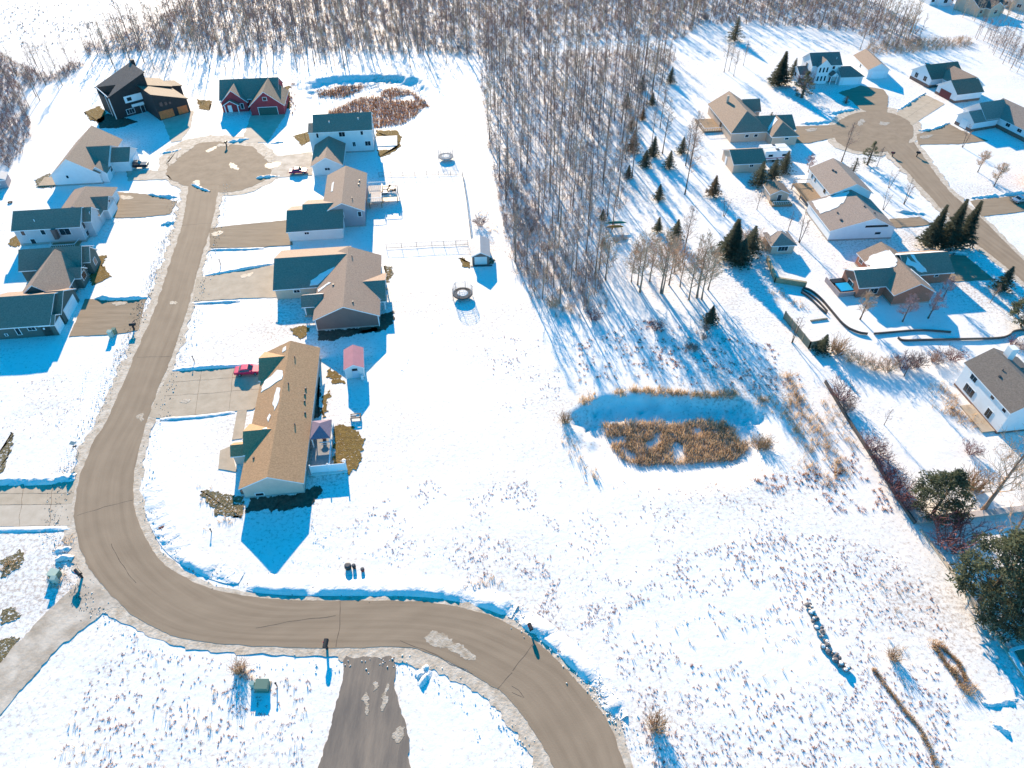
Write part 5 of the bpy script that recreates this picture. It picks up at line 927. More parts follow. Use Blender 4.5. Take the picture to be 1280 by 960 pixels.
proto('pink', 'yard_tree', 'x', 'tree', 6.4, .15, .22, 18, .42, (8, 6), .02, .95, crown_m=twig_pink, trunk_m=bark, spreadtop=.65)
for i in range(2): proto('thin', 'young_tree', 'x', 'tree', 7.0, .09, .25, 14, .30, (4, 3), .014, .95, crown_m=twig_dark, trunk_m=bark, stems=1 + i)
for i in range(2): proto('birch', 'tall_tree', 'x', 'tree', 17, .17, .35, 26, .2, (6, 4), .018, .9, crown_m=twig, trunk_m=bark, spreadtop=.7)
for i in range(2): proto('oak', 'spreading_tree', 'x', 'tree', 13, .2, .25, 26, .3, (6, 5), .022, .8, crown_m=twig_tan, trunk_m=bark_pale, spreadtop=.6, lean=.03)
proto('big', 'spreading_tree', 'x', 'tree', 13.5, .24, .22, 22, .36, (7, 6), .016, .8, crown_m=twig_tan, trunk_m=bark_pale, stems=2, spreadtop=.55)
def make_shrub(H, stems, m, kids, fine=.012, spread=.55):
    root = thing('shrub', 'x', 'shrub', (0, 0, -50)); cr = MB()
    for k in range(stems): an = random.uniform(0, 6.28); rr = random.uniform(0, .35 * H); d = Vector((cos(an) * spread, sin(an) * spread, 1)).normalized(); grow(cr, Vector((rr * cos(an), rr * sin(an), -.05)), d, H * random.uniform(.6, 1.1), .03, len(kids), kids, fine, .1, .2)
    cr.build('stems', m, root); PROTO.setdefault('shrub', []).append(root); return root
sh_tan = make_shrub(1.6, 26, twig_tan, (5, 3)); sh_red = make_shrub(1.5, 26, twig_red, (5, 3)); sh_dark = make_shrub(1.4, 24, twig_dark, (5, 3)); sh_straw = make_shrub(1.5, 60, reed_m, (3,), spread=.35)
USED = {}
def place(k, px, Hpx=None, label=None, group=None, sc=None, world=None, z=None, rz=None):
    """Hpx: height in photograph pixels"""
    p = random.choice(PROTO[k]) if isinstance(k, str) else k
    x, y = world if world else G(*px); zz = GZ(x, y) if z is None else z
    if sc is None:
        t = (px[1] - Hpx - 480) / F; kk = y * (ST + t * CT) / (CT - t * ST); H0 = max(c.bound_box[6][2] for c in p.children); sc = (CH - kk) / H0
    return copy_tree(p, (x, y, zz), random.uniform(0, 6.28) if rz is None else rz, sc, label, group)
# the woods between the two streets, one object per tree
def sample(poly, n, mind, tries=60):
    xs_ = [p[0] for p in poly]; ys_ = [p[1] for p in poly]; out = []; cell = {}
    for _ in range(n * tries):
        if len(out) >= n: break
        x = random.uniform(min(xs_), max(xs_)); y = random.uniform(min(ys_), max(ys_))
        if not inside(x, y, poly): continue
        c = (int(x / mind), int(y / mind))
        if any(hypot(x - q[0], y - q[1]) < mind for i in (-1, 0, 1) for j in (-1, 0, 1) for q in cell.get((c[0] + i, c[1] + j), ())): continue
        cell.setdefault(c, []).append((x, y)); out.append((x, y))
    return out
CW = GP([(599, 92), (606, 150), (613, 200), (629, 280), (648, 345), (666, 376), (700, 390), (738, 390), (752, 365), (768, 335), (758, 305), (782, 255), (786, 205), (796, 165), (812, 130), (835, 100), (846, 66), (600, 66)])
cw = sample(CW, 205, 2.3)
for x, y in cw: place('wood', None, world=(x, y), sc=random.uniform(.62, 1.12), label='bare slender tree in the dense woods between the two streets', group='bare trees of the middle woods')
LW = GP([(-20, 90), (40, 82), (98, 80), (70, 120), (40, 165), (18, 205), (-20, 215)])
for x, y in sample(LW, 26, 3.2): place('wood', None, world=(x, y), sc=random.uniform(.5, .8), label='bare tree in the strip of scrub at the far left edge', group='bare trees at the far left')
FE = GP([(112, 92), (200, 88), (330, 90), (440, 86), (520, 84), (600, 88), (600, 72), (440, 70), (300, 74), (200, 70), (120, 72)])
for x, y in sample(FE, 46, 3.0): place('wood', None, world=(x, y), sc=random.uniform(.55, .85), label='bare tree on the near edge of the woods behind the left turnaround', group='bare trees behind the left houses')
# the far woods beyond: one mass
def low_tree(seed, dense_=1.0):
    random.seed(seed); mb = MB(); H = 1.0; top = Vector((random.gauss(0, .02), random.gauss(0, .02), H)); mb.tube([(0, 0, -.02), (0, 0, .5), top], [.012, .008, .003], 4, cap=False)
    for b in range(int(15 * dense_)):
        t = random.uniform(.3, .97); an = random.uniform(0, 6.28); L = .26 * (1.15 - t) * random.uniform(.6, 1.3); p = Vector((0, 0, t)); d = Vector((cos(an), sin(an), 1.0)).normalized(); q = p + d * L; mb.tube([p, q], [.005, .002], 3, cap=False)
        for _ in range(4): u = p.lerp(q, random.uniform(.3, 1)); e = u + (d + Vector((random.gauss(0, .7), random.gauss(0, .7), random.gauss(.2, .4)))).normalized() * L * random.uniform(.35, .6); mb.tube([u, e], [.0028, .0018], 3, cap=False)
    V = np.array(mb.v); T_ = []
    for f in mb.f:
        for i in range(1, len(f) - 1): T_.append((f[0], f[i], f[i + 1]))
    return V, np.array(T_)
def low_bush(seed, stems=14):
    random.seed(seed); mb = MB()
    for _ in range(stems):
        an = random.uniform(0, 6.28); d = Vector((cos(an) * random.uniform(.2, .8), sin(an) * random.uniform(.2, .8), 1)); p = Vector((random.gauss(0, .15), random.gauss(0, .15), 0)); q = p + d * random.uniform(.5, 1); mb.tube([p, q], [.016, .008], 3, cap=False)
        for _ in range(3): u = p.lerp(q, random.uniform(.3, 1)); mb.tube([u, u + (d + Vector((random.gauss(0, .8), random.gauss(0, .8), .1))).normalized() * .4], [.010, .006], 3, cap=False)
    V = np.array(mb.v); return V, np.array([(f[0], f[i], f[i + 1]) for f in mb.f for i in range(1, len(f) - 1)])
def mass(name, protos, pts, smin, smax, m, zz=None, kind='stuff'):
    Vs, Ts = [], []; n0 = 0
    for (x, y) in pts:
        V, T_ = random.choice(protos); s = random.uniform(smin, smax); a_ = random.uniform(0, 6.28); c_, s_ = cos(a_), sin(a_); R = np.array([[c_, -s_, 0], [s_, c_, 0], [0, 0, 1]])
        z = GZ(x, y) if zz is None else zz; Vs.append((V * s) @ R.T + np.array([x, y, z])); Ts.append(T_ + n0); n0 += len(V)
    return tag(tri_mesh(name, np.concatenate(Vs), np.concatenate(Ts), m), kind=kind)
lt = [low_tree(100 + i) for i in range(6)]; lb = [low_bush(200 + i) for i in range(5)]; random.seed(5)
FW = GP([(100, 70), (200, 66), (300, 72), (440, 68), (600, 70), (700, 52), (850, 50), (880, 30), (960, 32), (1060, 40), (1110, 62), (1150, 58), (1140, 30), (1100, 8), (1050, -18), (800, -40), (500, -40), (280, -25), (235, 0), (190, 30), (110, 56)])
fw = sample(FW, 1800, 2.0); far = [p for p in fw if p[1] > 225]
mass('far_woods', lt, far[::2], 8, 13.5, twig_dark); mass('far_woods', lt, far[1::2], 7.5, 12.5, twig_tan)
RW = GP([(1215, 45), (1245, 40), (1290, 78), (1300, 100), (1262, 90), (1235, 62)]); mass('far_thicket', lt, sample(RW, 55, 2.2), 5, 9, twig_dark)
RW2 = GP([(1185, 14), (1215, 28), (1300, 32), (1300, 8), (1240, 12)]); mass('far_thicket', lt, sample(RW2, 60, 3), 6, 9, twig_tan)
mass('far_undergrowth', lb, sample(FW, 2600, 1.2), .8, 2.4, twig_dark); mass('far_undergrowth', lb, sample(FW, 1500, 1.6), .8, 2.2, twig_tan)
UE = GP([(1080, 70), (1150, 66), (1180, 62), (1215, 58), (1210, 50), (1150, 50), (1085, 58)]); mass('far_undergrowth', lb, sample(UE, 160, 1.2), .9, 2.2, twig_tan)
LU = GP([(-20, 60), (60, 96), (90, 80), (110, 80), (80, 100), (30, 112), (40, 170), (15, 210), (-20, 215)]); mass('left_undergrowth', lb, sample(LU, 420, 1.0), .8, 2.2, twig_dark); mass('left_undergrowth', lt, sample(LU, 90, 1.6), 3, 7, twig_red)
mass('woods_undergrowth', lb, sample(CW, 700, 1.1), .4, 1.6, twig); mass('woods_undergrowth', lb, sample(CW, 260, 1.3), .4, 1.5, twig_dark)
mauve = mat('mauve twigs', (.36, .25, .235), .95, .2, .5); mass('woods_brush', lt, sample(CW, 900, 1.1), 1.8, 4.5, mauve); mass('far_undergrowth', lb, sample(FW, 1200, 1.4), .9, 2.6, mauve)
mass('woods_saplings', lt, sample(CW, 420, 1.5), 3, 8, twig_dark); mass('woods_saplings', lt, sample(CW, 220, 1.8), 3, 8, twig_tan)
SB = GP([(625, 215), (650, 215), (690, 300), (745, 330), (760, 385), (735, 398), (690, 396), (658, 372), (636, 320), (622, 270)]); mass('woods_undergrowth', lb, sample(SB, 230, .9), .6, 2.0, twig)
# scattered woodland below the canoes and along the right-hand gardens
for px, Hp in (((800, 365), 78), ((797, 356), 60), ((826, 366), 80), ((828, 367), 72), ((836, 356), 55), ((850, 358), 52), ((861, 375), 62), ((871, 372), 85), ((877, 374), 70), ((885, 362), 55), ((812, 352), 58), ((789, 352), 48), ((757, 350), 60), ((843, 340), 48)):
    place('oak', px, Hp, 'bare spreading tree among the scrub below the two canoes', 'bare trees below the canoes')
for px, Hp, lb_ in (((857, 207), 62, 'tall thin bare tree, left of a pair near the tan-roofed beige house'), ((863, 207), 72, 'tall thin bare tree, right of a pair near the tan-roofed beige house'), ((856, 243), 80, 'tallest lone bare tree with long shadow on the open snow'), ((825, 160), 62, 'bare tree standing beside the small spruces at the wood edge'), ((828, 192), 70, 'bare tree between the paired spruces of the clearing'), ((815, 178), 50, 'slim bare tree left of the clearing spruces'), ((821, 130), 40, 'slim bare tree above the clearing spruces'), ((790, 222), 66, 'bare tree at the lower right wood edge by a spruce'), ((853, 328), 75, 'tall bare tree between the canoes and the large spruces')): place('birch', px, Hp, lb_)
for px, Hp, lb_ in (((1013, 90), 44, 'thickest of the bare trees in the snowy upper yard'), ((1019, 89), 36, 'bare tree just right of the thickest one in the upper yard'), ((1025, 95), 34, 'forked bare tree lowest in the upper yard cluster'), ((1037, 82), 32, 'bare tree at the right end of the upper yard cluster'), ((1075, 62), 40, 'bare tree with reddish base behind the detached garage')): place('birch', (px[0] - 108 if px[0] < 1060 else px[0], px[1]), Hp, lb_)
for px, Hp, lb_, k in (((1052, 202), 50, 'bare tall tree in front of the right-hand turnaround', 'thin'), ((1203, 184), 27, 'small bare tree by the driveway of the twin-gabled house', 'thin'), ((1222, 215), 27, 'left of two pale round bare trees in the upper right lawn', 'round'), ((1242, 233), 30, 'right of two pale round bare trees in the upper right lawn', 'round'), ((1111, 235), 24, 'young bare tree with shrub beside the curved street', 'thin'), ((1130, 255), 30, 'young bare tree on the verge by the curved street', 'thin'), ((1104, 262), 24, 'young bare tree between house gable and curved street', 'thin'), ((999, 303), 38, 'bare forked tree behind the white stepped-roof house', 'thin'), ((1096, 208), 25, 'thin bare sapling beside the olive cedar', 'thin'), ((985, 288), 22, 'small bare sapling in the snow above the garden hut', 'thin'), ((946, 262), 26, 'small bare sapling on the shaded snow by the low arbour', 'thin'), ((905, 270), 26, 'small bare sapling on the open snow left of the arbour', 'thin'),
                       ((1075, 399), 36, 'round orange-tinged bare tree, left of three below the brick house', 'round'), ((1128, 402), 36, 'round bare tree, middle of three below the brick house', 'pink'), ((1160, 398), 36, 'pinkish bare tree, right of three below the brick house', 'pink'), ((1179, 372), 28, 'thin pinkish tree on the shaded lawn right of the brick house', 'pink'), ((1238, 378), 22, 'thin sapling beside the small snow hump right of the brick house', 'thin'), ((1105, 531), 20, 'small bare sapling alone on the lawn beside the shrub row', 'thin'), ((990, 428), 34, 'thin bare sapling in front of the olive fence', 'thin'), ((1010, 215), 24, 'pinkish bare tree beside the row of three spruces', 'pink'), ((1130, 470), 30, 'bare sapling among the shrubs above the right-hand lawn', 'thin')): place(k, px, Hp, lb_)
place('big', (1229, 637), 112, 'large two-stemmed bare tree on the pale timber wall', rz=.3); place('big', (1252, 700), 90, 'large dark bare tree leaning over the right edge by the pines', rz=2.0); place('big', (1283, 610), 100, 'bare tree crown cut by the right edge above the timber wall', rz=1.1)
# ---------------------------------------------------------------- conifers
def make_spruce(H, R, m, seed, ragged=.35, whorl=17, per=8):
    random.seed(seed); root = thing('spruce_tree', 'x', 'tree', (0, 0, -50)); t = MB(); t.tube([(0, 0, -.1), (0, 0, H * .97)], [.018 * H + .05, .02], 6); t.build('trunk', bark, root); V, T_ = [], []
    for w_ in range(whorl):
        z = H * (.09 + .90 * (w_ / whorl) ** .93); L0 = R * (1 - (z / H)) ** 1.25 + .03
        for b in range(per):
            an = b * 6.283 / per + w_ * 1.1 + random.gauss(0, .2); L = L0 * random.uniform(1 - ragged, 1.1); c_, s_ = cos(an), sin(an); up = random.uniform(-.40, .05) + .7 * (z / H) ** 3; k = max(3, int(L / (.055 * H)))
            for j in range(k):
                r = L * (j + .6) / k; zz = z + up * r + .1 * r * r / max(L, .1); sz = .052 * H * random.uniform(.7, 1.3) * (1.05 - .4 * j / k) * (.28 + .85 * (1 - z / H))
                for side in (-1, 1, 0):
                    px_, py_ = -s_ * side, c_ * side; tx, ty, tz = c_ * (.75 if side else 1.0) + px_ * .8, s_ * (.75 if side else 1.0) + py_ * .8, random.uniform(-.35, .25) + (.3 if side == 0 else 0); n = len(V); w2 = sz * .27
                    V += [(c_ * r - ty * w2, s_ * r + tx * w2, zz - .25 * w2), (c_ * r + ty * w2, s_ * r - tx * w2, zz + .25 * w2), (c_ * r + tx * sz * 1.25, s_ * r + ty * sz * 1.25, zz + tz * sz)]; T_.append((n, n + 1, n + 2))
    tri_mesh('crown', V, T_, m, root); return root
def make_pine(H, R, m, seed, clumps=150, blades=34, egg=.62):
    random.seed(seed); root = thing('pine_tree', 'x', 'tree', (0, 0, -50)); t = MB(); t.tube([(0, 0, -.1), (.1, 0, H * .5), (0, .1, H * .95)], [.24, .16, .04], 7)
    V, T_ = [], []
    for c in range(clumps):
        z = H * random.uniform(.1, 1.0); rr = R * (sin(pi * min(1, (z / H) * .86 + .16)) ** .7) * (1.0 if z < H * .55 else 1.05 - .75 * ((z / H - .55) / .45)); an = random.uniform(0, 6.28); r = rr * random.uniform(.45, 1.05) ** .6; c_ = Vector((r * cos(an), r * sin(an), z)); s0 = R * random.uniform(.11, .2)
        if random.random() < .6: t.tube([(0, 0, z - .25 * r), tuple(c_)], [.05, .015], 3, cap=False)
        for b in range(blades):
            d = Vector((random.gauss(0, 1) + .5 * cos(an), random.gauss(0, 1) + .5 * sin(an), random.gauss(.25, .8))).normalized(); o_ = c_ + Vector((random.gauss(0, .45), random.gauss(0, .45), random.gauss(0, .25))) * s0 * 1.3; e = d.orthogonal().normalized(); e = (e * cos(b) + d.cross(e) * sin(b)) * s0 * .14; n = len(V); V += [tuple(o_ - e), tuple(o_ + e), tuple(o_ + d * s0 * random.uniform(.6, 1.1))]; T_.append((n, n + 1, n + 2))
    t.build('trunk', bark, root); tri_mesh('crown', V, T_, m, root); return root
SP = [make_spruce(8, 2.1, needle, 31), make_spruce(8, 1.8, needle, 32, .35), make_spruce(8, 2.3, needle_olive, 33, .3), make_spruce(8, 1.9, needle_brown, 34, .4)]; SPB = make_spruce(14, 2.9, needle, 35, .35, 32, 11)
PB = [make_pine(9, 3.5, needle_olive, 41, 170, 40), make_pine(9, 3.6, needle_olive, 42, 180, 40)]; CD = make_pine(5, 1.5, needle_olive, 43, 90, 26); AV = make_pine(4, .8, needle, 44, 90, 24)
random.seed(77)
for px, Hp, k, lb_ in (((918, 51), 31, SP[0], 'lone dark spruce on the far snow in front of the woods'), ((838, 104), 21, SP[1], 'small spruce highest in the clearing'), ((815, 132), 16, SP[0], 'small spruce left of the clearing, below the highest'), ((802, 113), 20, SP[1], 'dark spruce at the upper wood edge'), ((783, 135), 20, SP[1], 'spruce half inside the upper wood edge'), ((803, 150), 16, SP[3], 'brownish small spruce beside a bare tree'), ((789, 163), 18, SP[3], 'browned spruce at the wood edge beside the clearing'), ((791, 190), 28, SP[3], 'taller browned spruce at the wood edge'), ((806, 209), 22, SP[0], 'left spruce of a touching pair in the clearing'), ((816, 196), 26, SP[1], 'right spruce of a touching pair in the clearing'), ((836, 210), 22, SP[0], 'spruce alone right of the touching pair'), ((852, 192), 21, SP[0], 'spruce nearest the beige house in the clearing'), ((785, 222), 16, SP[1], 'small dark spruce deep at the lower wood edge'), ((823, 250), 20, SP[0], 'spruce in the shadowed snow above the canoes'), ((891, 245), 26, SP[3], 'brown green spruce left of the low arbour'),
                       ((822, 249 + 40), 18, SP[1], 'spruce behind the bare trees right of the canoes'), ((844, 300), 26, SP[0], 'dark spruce between bare trees right of the canoes'), ((887, 404), 22, SP[0], 'spruce at the lower end of the right-hand scrub'), ((753, 275), 14, SP[1], 'tiny spruce left of the canoes'), ((754, 308), 12, SP[3], 'tiny browned spruce below the canoes'),
                       ((973, 106), 42, SPB, 'large spruce beside the white two-storey house'), ((990, 96), 24, SP[1], 'smaller spruce right behind the large one'), ((912, 322), 48, SPB, 'largest spruce left of the garden hut'), ((924, 332), 34, SP[0], 'left half of the spruce pair by the garden hut'), ((936, 318), 36, SP[0], 'right half of the spruce pair by the garden hut'), ((948, 231), 30, SP[2], 'left spruce of three in front of the small beige garage'), ((965, 224), 26, SP[0], 'middle spruce of three in front of the small beige garage'), ((979, 216), 28, SP[0], 'right spruce of three in front of the camper'), ((1160, 308), 52, SPB, 'left conifer of the tall clump beside the curved street'), ((1180, 309), 60, SPB, 'middle conifer of the tall clump beside the curved street'), ((1199, 307), 56, SPB, 'right conifer of the tall clump beside the curved street'), ((1250, 363), 30, SP[0], 'dark spruce by the driveway of the brick house'), ((1026, 440), 22, SP[2], 'small leaning spruce at the corner of the olive fence')):
    o = place(k, px, Hp, lb_)
    w_ = (1.5 if 1150 < px[0] < 1205 else 2.1) if k is SPB else 2.0; o.scale = (o.scale[0] * w_, o.scale[1] * w_, o.scale[2])
for px, Hp, k, lb_, wx in (((1002, 122), 34, CD, 'dark bushy pine in front of the white two-storey house', 1.3), ((1084, 206), 30, CD, 'olive cedar at the near side of the right-hand turnaround', 1.0), ((1066, 215), 18, AV, 'dark clipped arborvitae behind the white stepped-roof house', 1.3), ((1057, 129), 9, AV, 'low dark round bush before the two-storey house', 2.6), ((964, 146), 6, AV, 'low round bush behind the beige house roof', 2.4), ((1166, 641), 54, PB[0], 'big olive pine above the pale timber wall', 1.0), ((1224, 752), 92, PB[1], 'upper and larger of the two touching olive pines at lower right', .74), ((1250, 778), 70, PB[0], 'lower of the two touching olive pines at lower right', .82), ((1276, 407), 44, PB[1], 'dark pine cut by the right edge below the street', 1.0)):
    o = place(k, px, Hp, lb_); o.scale = (o.scale[0] * wx, o.scale[1] * wx, o.scale[2])
# ---------------------------------------------------------------- shrubs
for px, Hp, k, lb_ in (((1050, 500), 22, sh_red, 'burgundy bare shrub at the upper end of the shrub row'), ((1057, 514), 14, sh_dark, 'dark low shrub below the burgundy one in the shrub row'), ((1089, 562), 18, sh_red, 'russet bush with square snow frame in the shrub row'), ((1097, 575), 14, sh_red, 'russet shrub just below the framed bush'), ((1106, 592), 18, sh_red, 'dark red shrub midway down the shrub row'), ((1116, 607), 18, sh_red, 'wine red shrub third from the foot of the shrub row'), ((1124, 622), 18, sh_red, 'pinkish red shrub second from the foot of the shrub row'), ((1132, 634), 16, sh_red, 'red shrub at the foot of the row by the timber wall'), ((1186, 682), 36, sh_red, 'large purple red bush in front of the timber wall'), ((1217, 611), 22, sh_straw, 'straw coloured bush beside the two-stemmed tree'), ((1213, 567), 14, sh_red, 'small crimson bush below the right-hand house'),
                       ((1046, 440), 20, sh_straw, 'rounded tan straw bush right of the olive fence'), ((1062, 452), 14, sh_tan, 'tan shrub first in the row below the garden edging'), ((1078, 456), 16, sh_tan, 'tan shrub second in the row below the garden edging'), ((1094, 462), 16, sh_tan, 'tan shrub third in the row below the garden edging'), ((1110, 464), 18, sh_tan, 'tan shrub fourth in the row below the garden edging'), ((1128, 460), 18, sh_red, 'pinkish shrub midway along the row below the edging'), ((1146, 458), 18, sh_dark, 'dark purple shrub below the edging, right of the pinkish one'), ((1166, 452), 16, sh_dark, 'dark shrub in blue shade below the rounded edging'), ((1190, 450), 16, sh_red, 'reddish shrub near the corner of the right-hand house'), ((1265, 431), 10, sh_red, 'round rust shrub at the right edge below the edging'), ((1278, 437), 10, sh_red, 'second rust shrub cut by the right edge'),
                       ((692, 383), 14, sh_tan, 'tan bush at the lower left corner of the woods'), ((742, 400), 16, sh_red, 'reddish bush at the lower tip of the woods'), ((883, 413), 8, sh_dark, 'small dark shrub under the lowest spruce'), ((879, 424), 8, sh_dark, 'second dark shrub below the lowest spruce'), ((862, 436), 9, sh_dark, 'left of two dark shrubs touching in the tree shadows'), ((868, 437), 8, sh_dark, 'right of two dark shrubs touching in the tree shadows'), ((820, 412), 14, sh_red, 'reddish shrub alone in the scrub above the pond'), ((600, 282), 14, sh_red, 'russet bush at the wood edge above the grey shed'), ((1004, 110), 22, sh_red, 'plum coloured bush between spruce and pine by the white house'), ((933, 300), 16, sh_tan, 'tan brush under the largest spruce'), ((945, 305), 20, sh_tan, 'brown brush on the left flank of the garden hut'), ((957, 312), 18, sh_tan, 'tan brush in front of the garden hut'), ((770, 303), 10, sh_tan, 'tan brush below the orange canoe'), ((780, 300), 10, sh_tan, 'second tan brush below the orange canoe'),
                       ((953, 556), 16, sh_straw, 'large straw clump at the right end of the pond'), ((707, 527), 12, sh_straw, 'straw clump at the left tip of the pond'), ((300, 838), 10, sh_straw, 'ochre grass clump beside the transformer box'), ((1116, 823), 9, sh_straw, 'lone ochre clump above the long brush line'), ((820, 910), 12, sh_straw, 'ochre clump in the lower field near the road')): place(k, px, Hp, lb_)
for k in PROTO:
    for o in PROTO[k]: 
        for c in list(o.children): bpy.data.objects.remove(c)
        bpy.data.objects.remove(o)
for o in SP + [SPB] + PB + [CD, AV]:
    for c in list(o.children): bpy.data.objects.remove(c)
    bpy.data.objects.remove(o)
# ---------------------------------------------------------------- dry grass, reeds, stubble
def tufts(name, pts, blades, hmin, hmax, spread, wd, m, lean=.35):
    n = len(pts); P = np.array([(x, y, z) for x, y, z in pts]); rng = np.random.default_rng(len(name) + n); P = np.repeat(P, blades, 0); N = len(P); an = rng.uniform(0, 6.283, N); rr = np.abs(rng.normal(0, spread, N)); hh = rng.uniform(hmin, hmax, N) * np.repeat(rng.uniform(.55, 1.1, n), blades); ln = np.abs(rng.normal(0, lean, N)) * hh; a2 = an + rng.normal(0, .8, N); wv = wd * rng.uniform(.6, 1.4, N); t = rng.uniform(0, 6.283, N)
    b = P + np.stack([rr * np.cos(an), rr * np.sin(an), np.full(N, -.04)], 1); e = np.stack([np.cos(t) * wv, np.sin(t) * wv, np.zeros(N)], 1); tip = b + np.stack([ln * np.cos(a2), ln * np.sin(a2), hh], 1); mid = (b + tip) / 2 + np.stack([np.zeros(N), np.zeros(N), hh * .08], 1)
    V = np.stack([b - e * .7, b + e * .7, mid + e, mid - e, tip], 1).reshape(-1, 3); k = np.arange(N)[:, None] * 5; T_ = np.concatenate([k + np.array([[0, 1, 2]]), k + np.array([[0, 2, 3]]), k + np.array([[3, 2, 4]])]); return tag(tri_mesh(name, V, T_, m), kind='stuff')
def gz(p): return [(x, y, GZ(x, y)) for x, y in p]
random.seed(9)
PR = GP([(752, 534), (775, 531), (840, 530), (900, 526), (930, 548), (934, 566), (915, 578), (850, 582), (800, 584), (778, 578), (768, 566)], -2.0)
holes = GP(ellipse(772, 552, 12, 5), -2.) , GP(ellipse(822, 545, 5, 3), -2.)
tufts('pond_reeds', [(x, y, GZ(x, y)) for x, y in sample(PR, 1300, .28) if not any(inside(x, y, h_) for h_ in holes) and nz(x, y, .35, 3) > -.28], 13, .6, 1.5, .25, .03, reed_m)
rim = GP([(702, 522), (722, 505), (748, 494), (800, 489), (870, 494), (925, 493), (955, 500)]); rl_ = dense(rim, .4, False)
tufts('rim_grass', [(x + random.gauss(0, .35), y + random.gauss(0, .5), 0) for x, y in rl_ for _ in range(5) if nz(x, y, .25, 8) > -.12], 10, .4, 1.2, .22, .03, reed_m)
def along(px, n, sd): l = dense(GP(px), .3, False); return [(q[0] + random.gauss(0, sd), q[1] + random.gauss(0, sd)) for q in (random.choice(l) for _ in range(n))]
pt = along([(985, 470), (1000, 505), (1018, 535), (1035, 560), (1050, 592)], 230, .9) + along([(985, 520), (1000, 545), (1012, 565)], 60, .8) + along([(940, 545), (962, 555)], 30, .5) + along([(1030, 500), (1046, 530), (1070, 560)], 40, .7) + along([(948, 500), (985, 515), (1000, 500)], 60, 1.2) + along([(705, 540), (716, 565), (735, 590), (750, 600)], 26, .5) + along([(1004, 580), (1040, 605)], 40, 1.0)
tufts('dry_grass', gz(pt), 9, .4, 1.1, .25, .028, reed_m)
MR = GP([(398, 118), (430, 108), (470, 106), (505, 108), (528, 125), (542, 142), (500, 155), (455, 162), (420, 150), (408, 138), (440, 126)], -1.2)
tufts('marsh_weeds', [(x, y, GZ(x, y)) for x, y in sample(MR, 1500, .5) if nz(x, y, .10, 6) > -.14], 9, .5, 1.2, .35, .06, reed_red); tufts('marsh_weeds', [(x, y, GZ(x, y)) for x, y in sample(GP([(395, 112), (428, 106), (430, 112), (400, 122)], -1.), 60, .6)], 8, .5, 1.0, .3, .05, reed_red)
tufts('hedge_weeds', gz(along([(366, 105), (366, 145)], 30, .5)), 8, .4, 1.0, .25, .04, twig_red)
# stubble of the open field, thicker where the noise says so
def field(poly, n, thr, sc, k): 
    xs_ = [p[0] for p in poly]; ys_ = [p[1] for p in poly]; out = []; tries = 0
    while len(out) < n and tries < n * 40:
        tries += 1; x = random.uniform(min(xs_), max(xs_)); y = random.uniform(min(ys_), max(ys_))
        if inside(x, y, poly) and nz(x, y, sc, k) + .6 * nz(x, y, sc * 4, k) > thr + random.uniform(-.25, .25): out.append((x, y))
    return gz(out)
F1 = GP([(750, 790), (800, 735), (860, 690), (960, 665), (1060, 670), (1140, 705), (1180, 770), (1200, 860), (1190, 980), (820, 980), (800, 900)]); F2 = GP([(60, 960), (140, 790), (200, 800), (280, 830), (390, 850), (395, 900), (370, 985), (40, 985)]); F3 = GP([(420, 660), (520, 600), (660, 600), (700, 660), (690, 720), (620, 730), (520, 715), (460, 700)]); F4 = GP([(720, 430), (800, 400), (960, 430), (1010, 480), (960, 490), (720, 480)]); F5 = GP([(700, 600), (960, 600), (1060, 640), (900, 690), (760, 730), (690, 700)])
F6 = GP([(690, 720), (790, 725), (790, 760), (700, 800), (670, 770)]); F7 = GP([(0, 480), (80, 470), (120, 500), (60, 560), (0, 575)]); F8 = GP([(940, 600), (1080, 560), (1120, 640), (1000, 640)]); F9 = GP([(600, 420), (700, 420), (700, 500), (620, 520)])
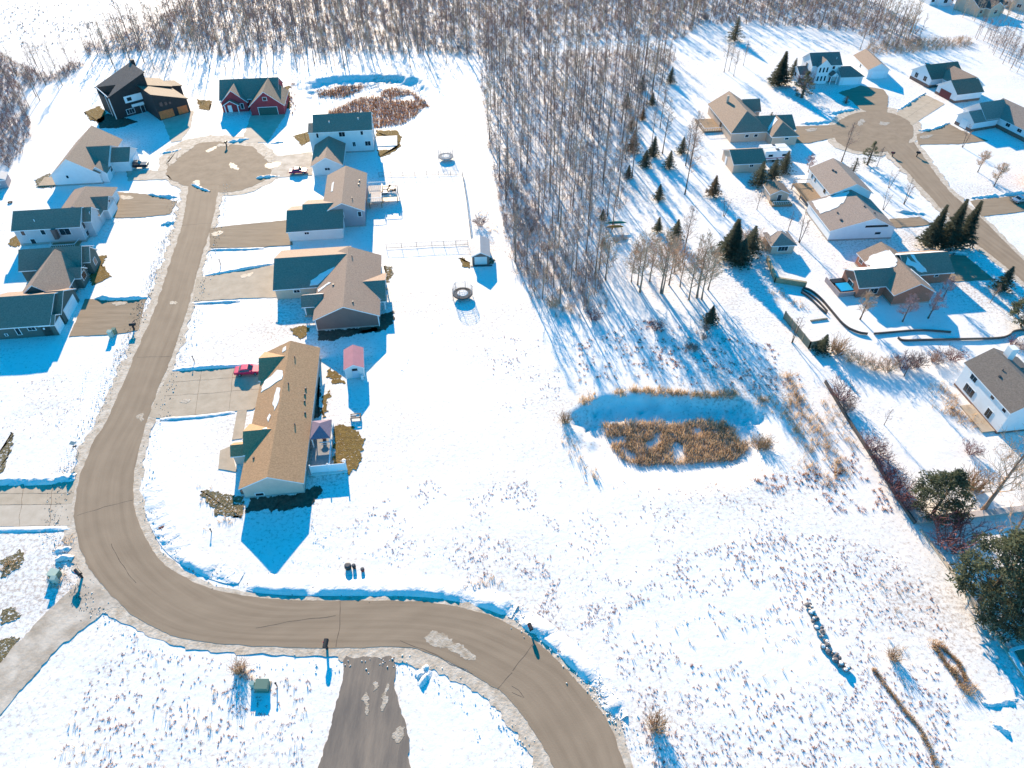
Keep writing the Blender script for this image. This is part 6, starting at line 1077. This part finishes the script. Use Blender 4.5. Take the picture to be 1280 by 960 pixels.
tufts('field_stubble', field(F1, 2100, -.3, .06, 1), 10, .06, .19, .085, .03, stub_m, .8); tufts('field_stubble', field(F2, 560, -.35, .12, 2), 10, .06, .19, .085, .03, stub_m, .8); tufts('field_stubble', field(F3, 520, .15, .16, 3) + field(F5, 300, .1, .12, 4) + field(F9, 140, .1, .12, 14), 8, .06, .17, .09, .028, stub_m, .8); tufts('field_stubble', field(F4, 330, .0, .12, 5) + field(F8, 160, 0, .2, 6), 14, .12, .40, .16, .035, stub_m, .6); tufts('field_stubble', field(F6, 260, -.1, .2, 7) + field(F7, 130, .0, .2, 8), 7, .05, .14, .08, .026, stub_m, .8)
tufts('field_weeds', field(F1, 130, -.1, .1, 11) + field(F2, 60, -.1, .1, 12) + field(F4, 40, 0, .1, 13), 8, .25, .6, .14, .022, reed_m)
LF = GP([(0, 0), (230, 0), (100, 50), (40, 70), (0, 55)]); tufts('far_field_stubble', field(LF, 260, -.1, .05, 15), 5, .3, .8, .3, .08, twig_dark)
tufts('bed_weeds', gz(along([(1176, 480), (1185, 500), (1200, 520), (1182, 512), (1215, 530)], 130, 1.0) + along([(966, 360), (985, 375), (1003, 385)], 30, .8)), 8, .3, .9, .3, .03, reed_m)
tufts('verge_weeds', gz(along([(250, 615), (300, 645), (262, 655)], 50, .8) + along([(72, 682), (90, 676)], 14, .4) + along([(62, 720), (72, 730)], 20, .5) + along([(0, 715), (25, 700)], 20, .5) + along([(580, 735), (625, 722)], 26, .6) + along([(600, 262), (618, 300)], 40, 1.2) + along([(478, 395), (490, 340)], 16, .4) + along([(312, 850), (300, 842)], 20, .4)), 8, .2, .6, .2, .025, reed_m)
for px in ([(1093, 838), (1110, 862), (1132, 890), (1150, 912), (1163, 938), (1173, 965)], [(1168, 808), (1182, 830), (1194, 846), (1205, 860)], [(1180, 812), (1196, 826), (1208, 850)]):
    tufts('brush_line', gz(along(px, int(60 * len(px)), .14)), 7, .15, .5, .14, .022, reed_m)
tufts('brush_line', gz(along([(1204, 856), (1214, 862), (1208, 868)], 30, .5) + along([(1168, 806), (1176, 810)], 14, .3) + along([(1192, 840), (1200, 846)], 14, .3)), 12, .3, .9, .25, .025, reed_m)
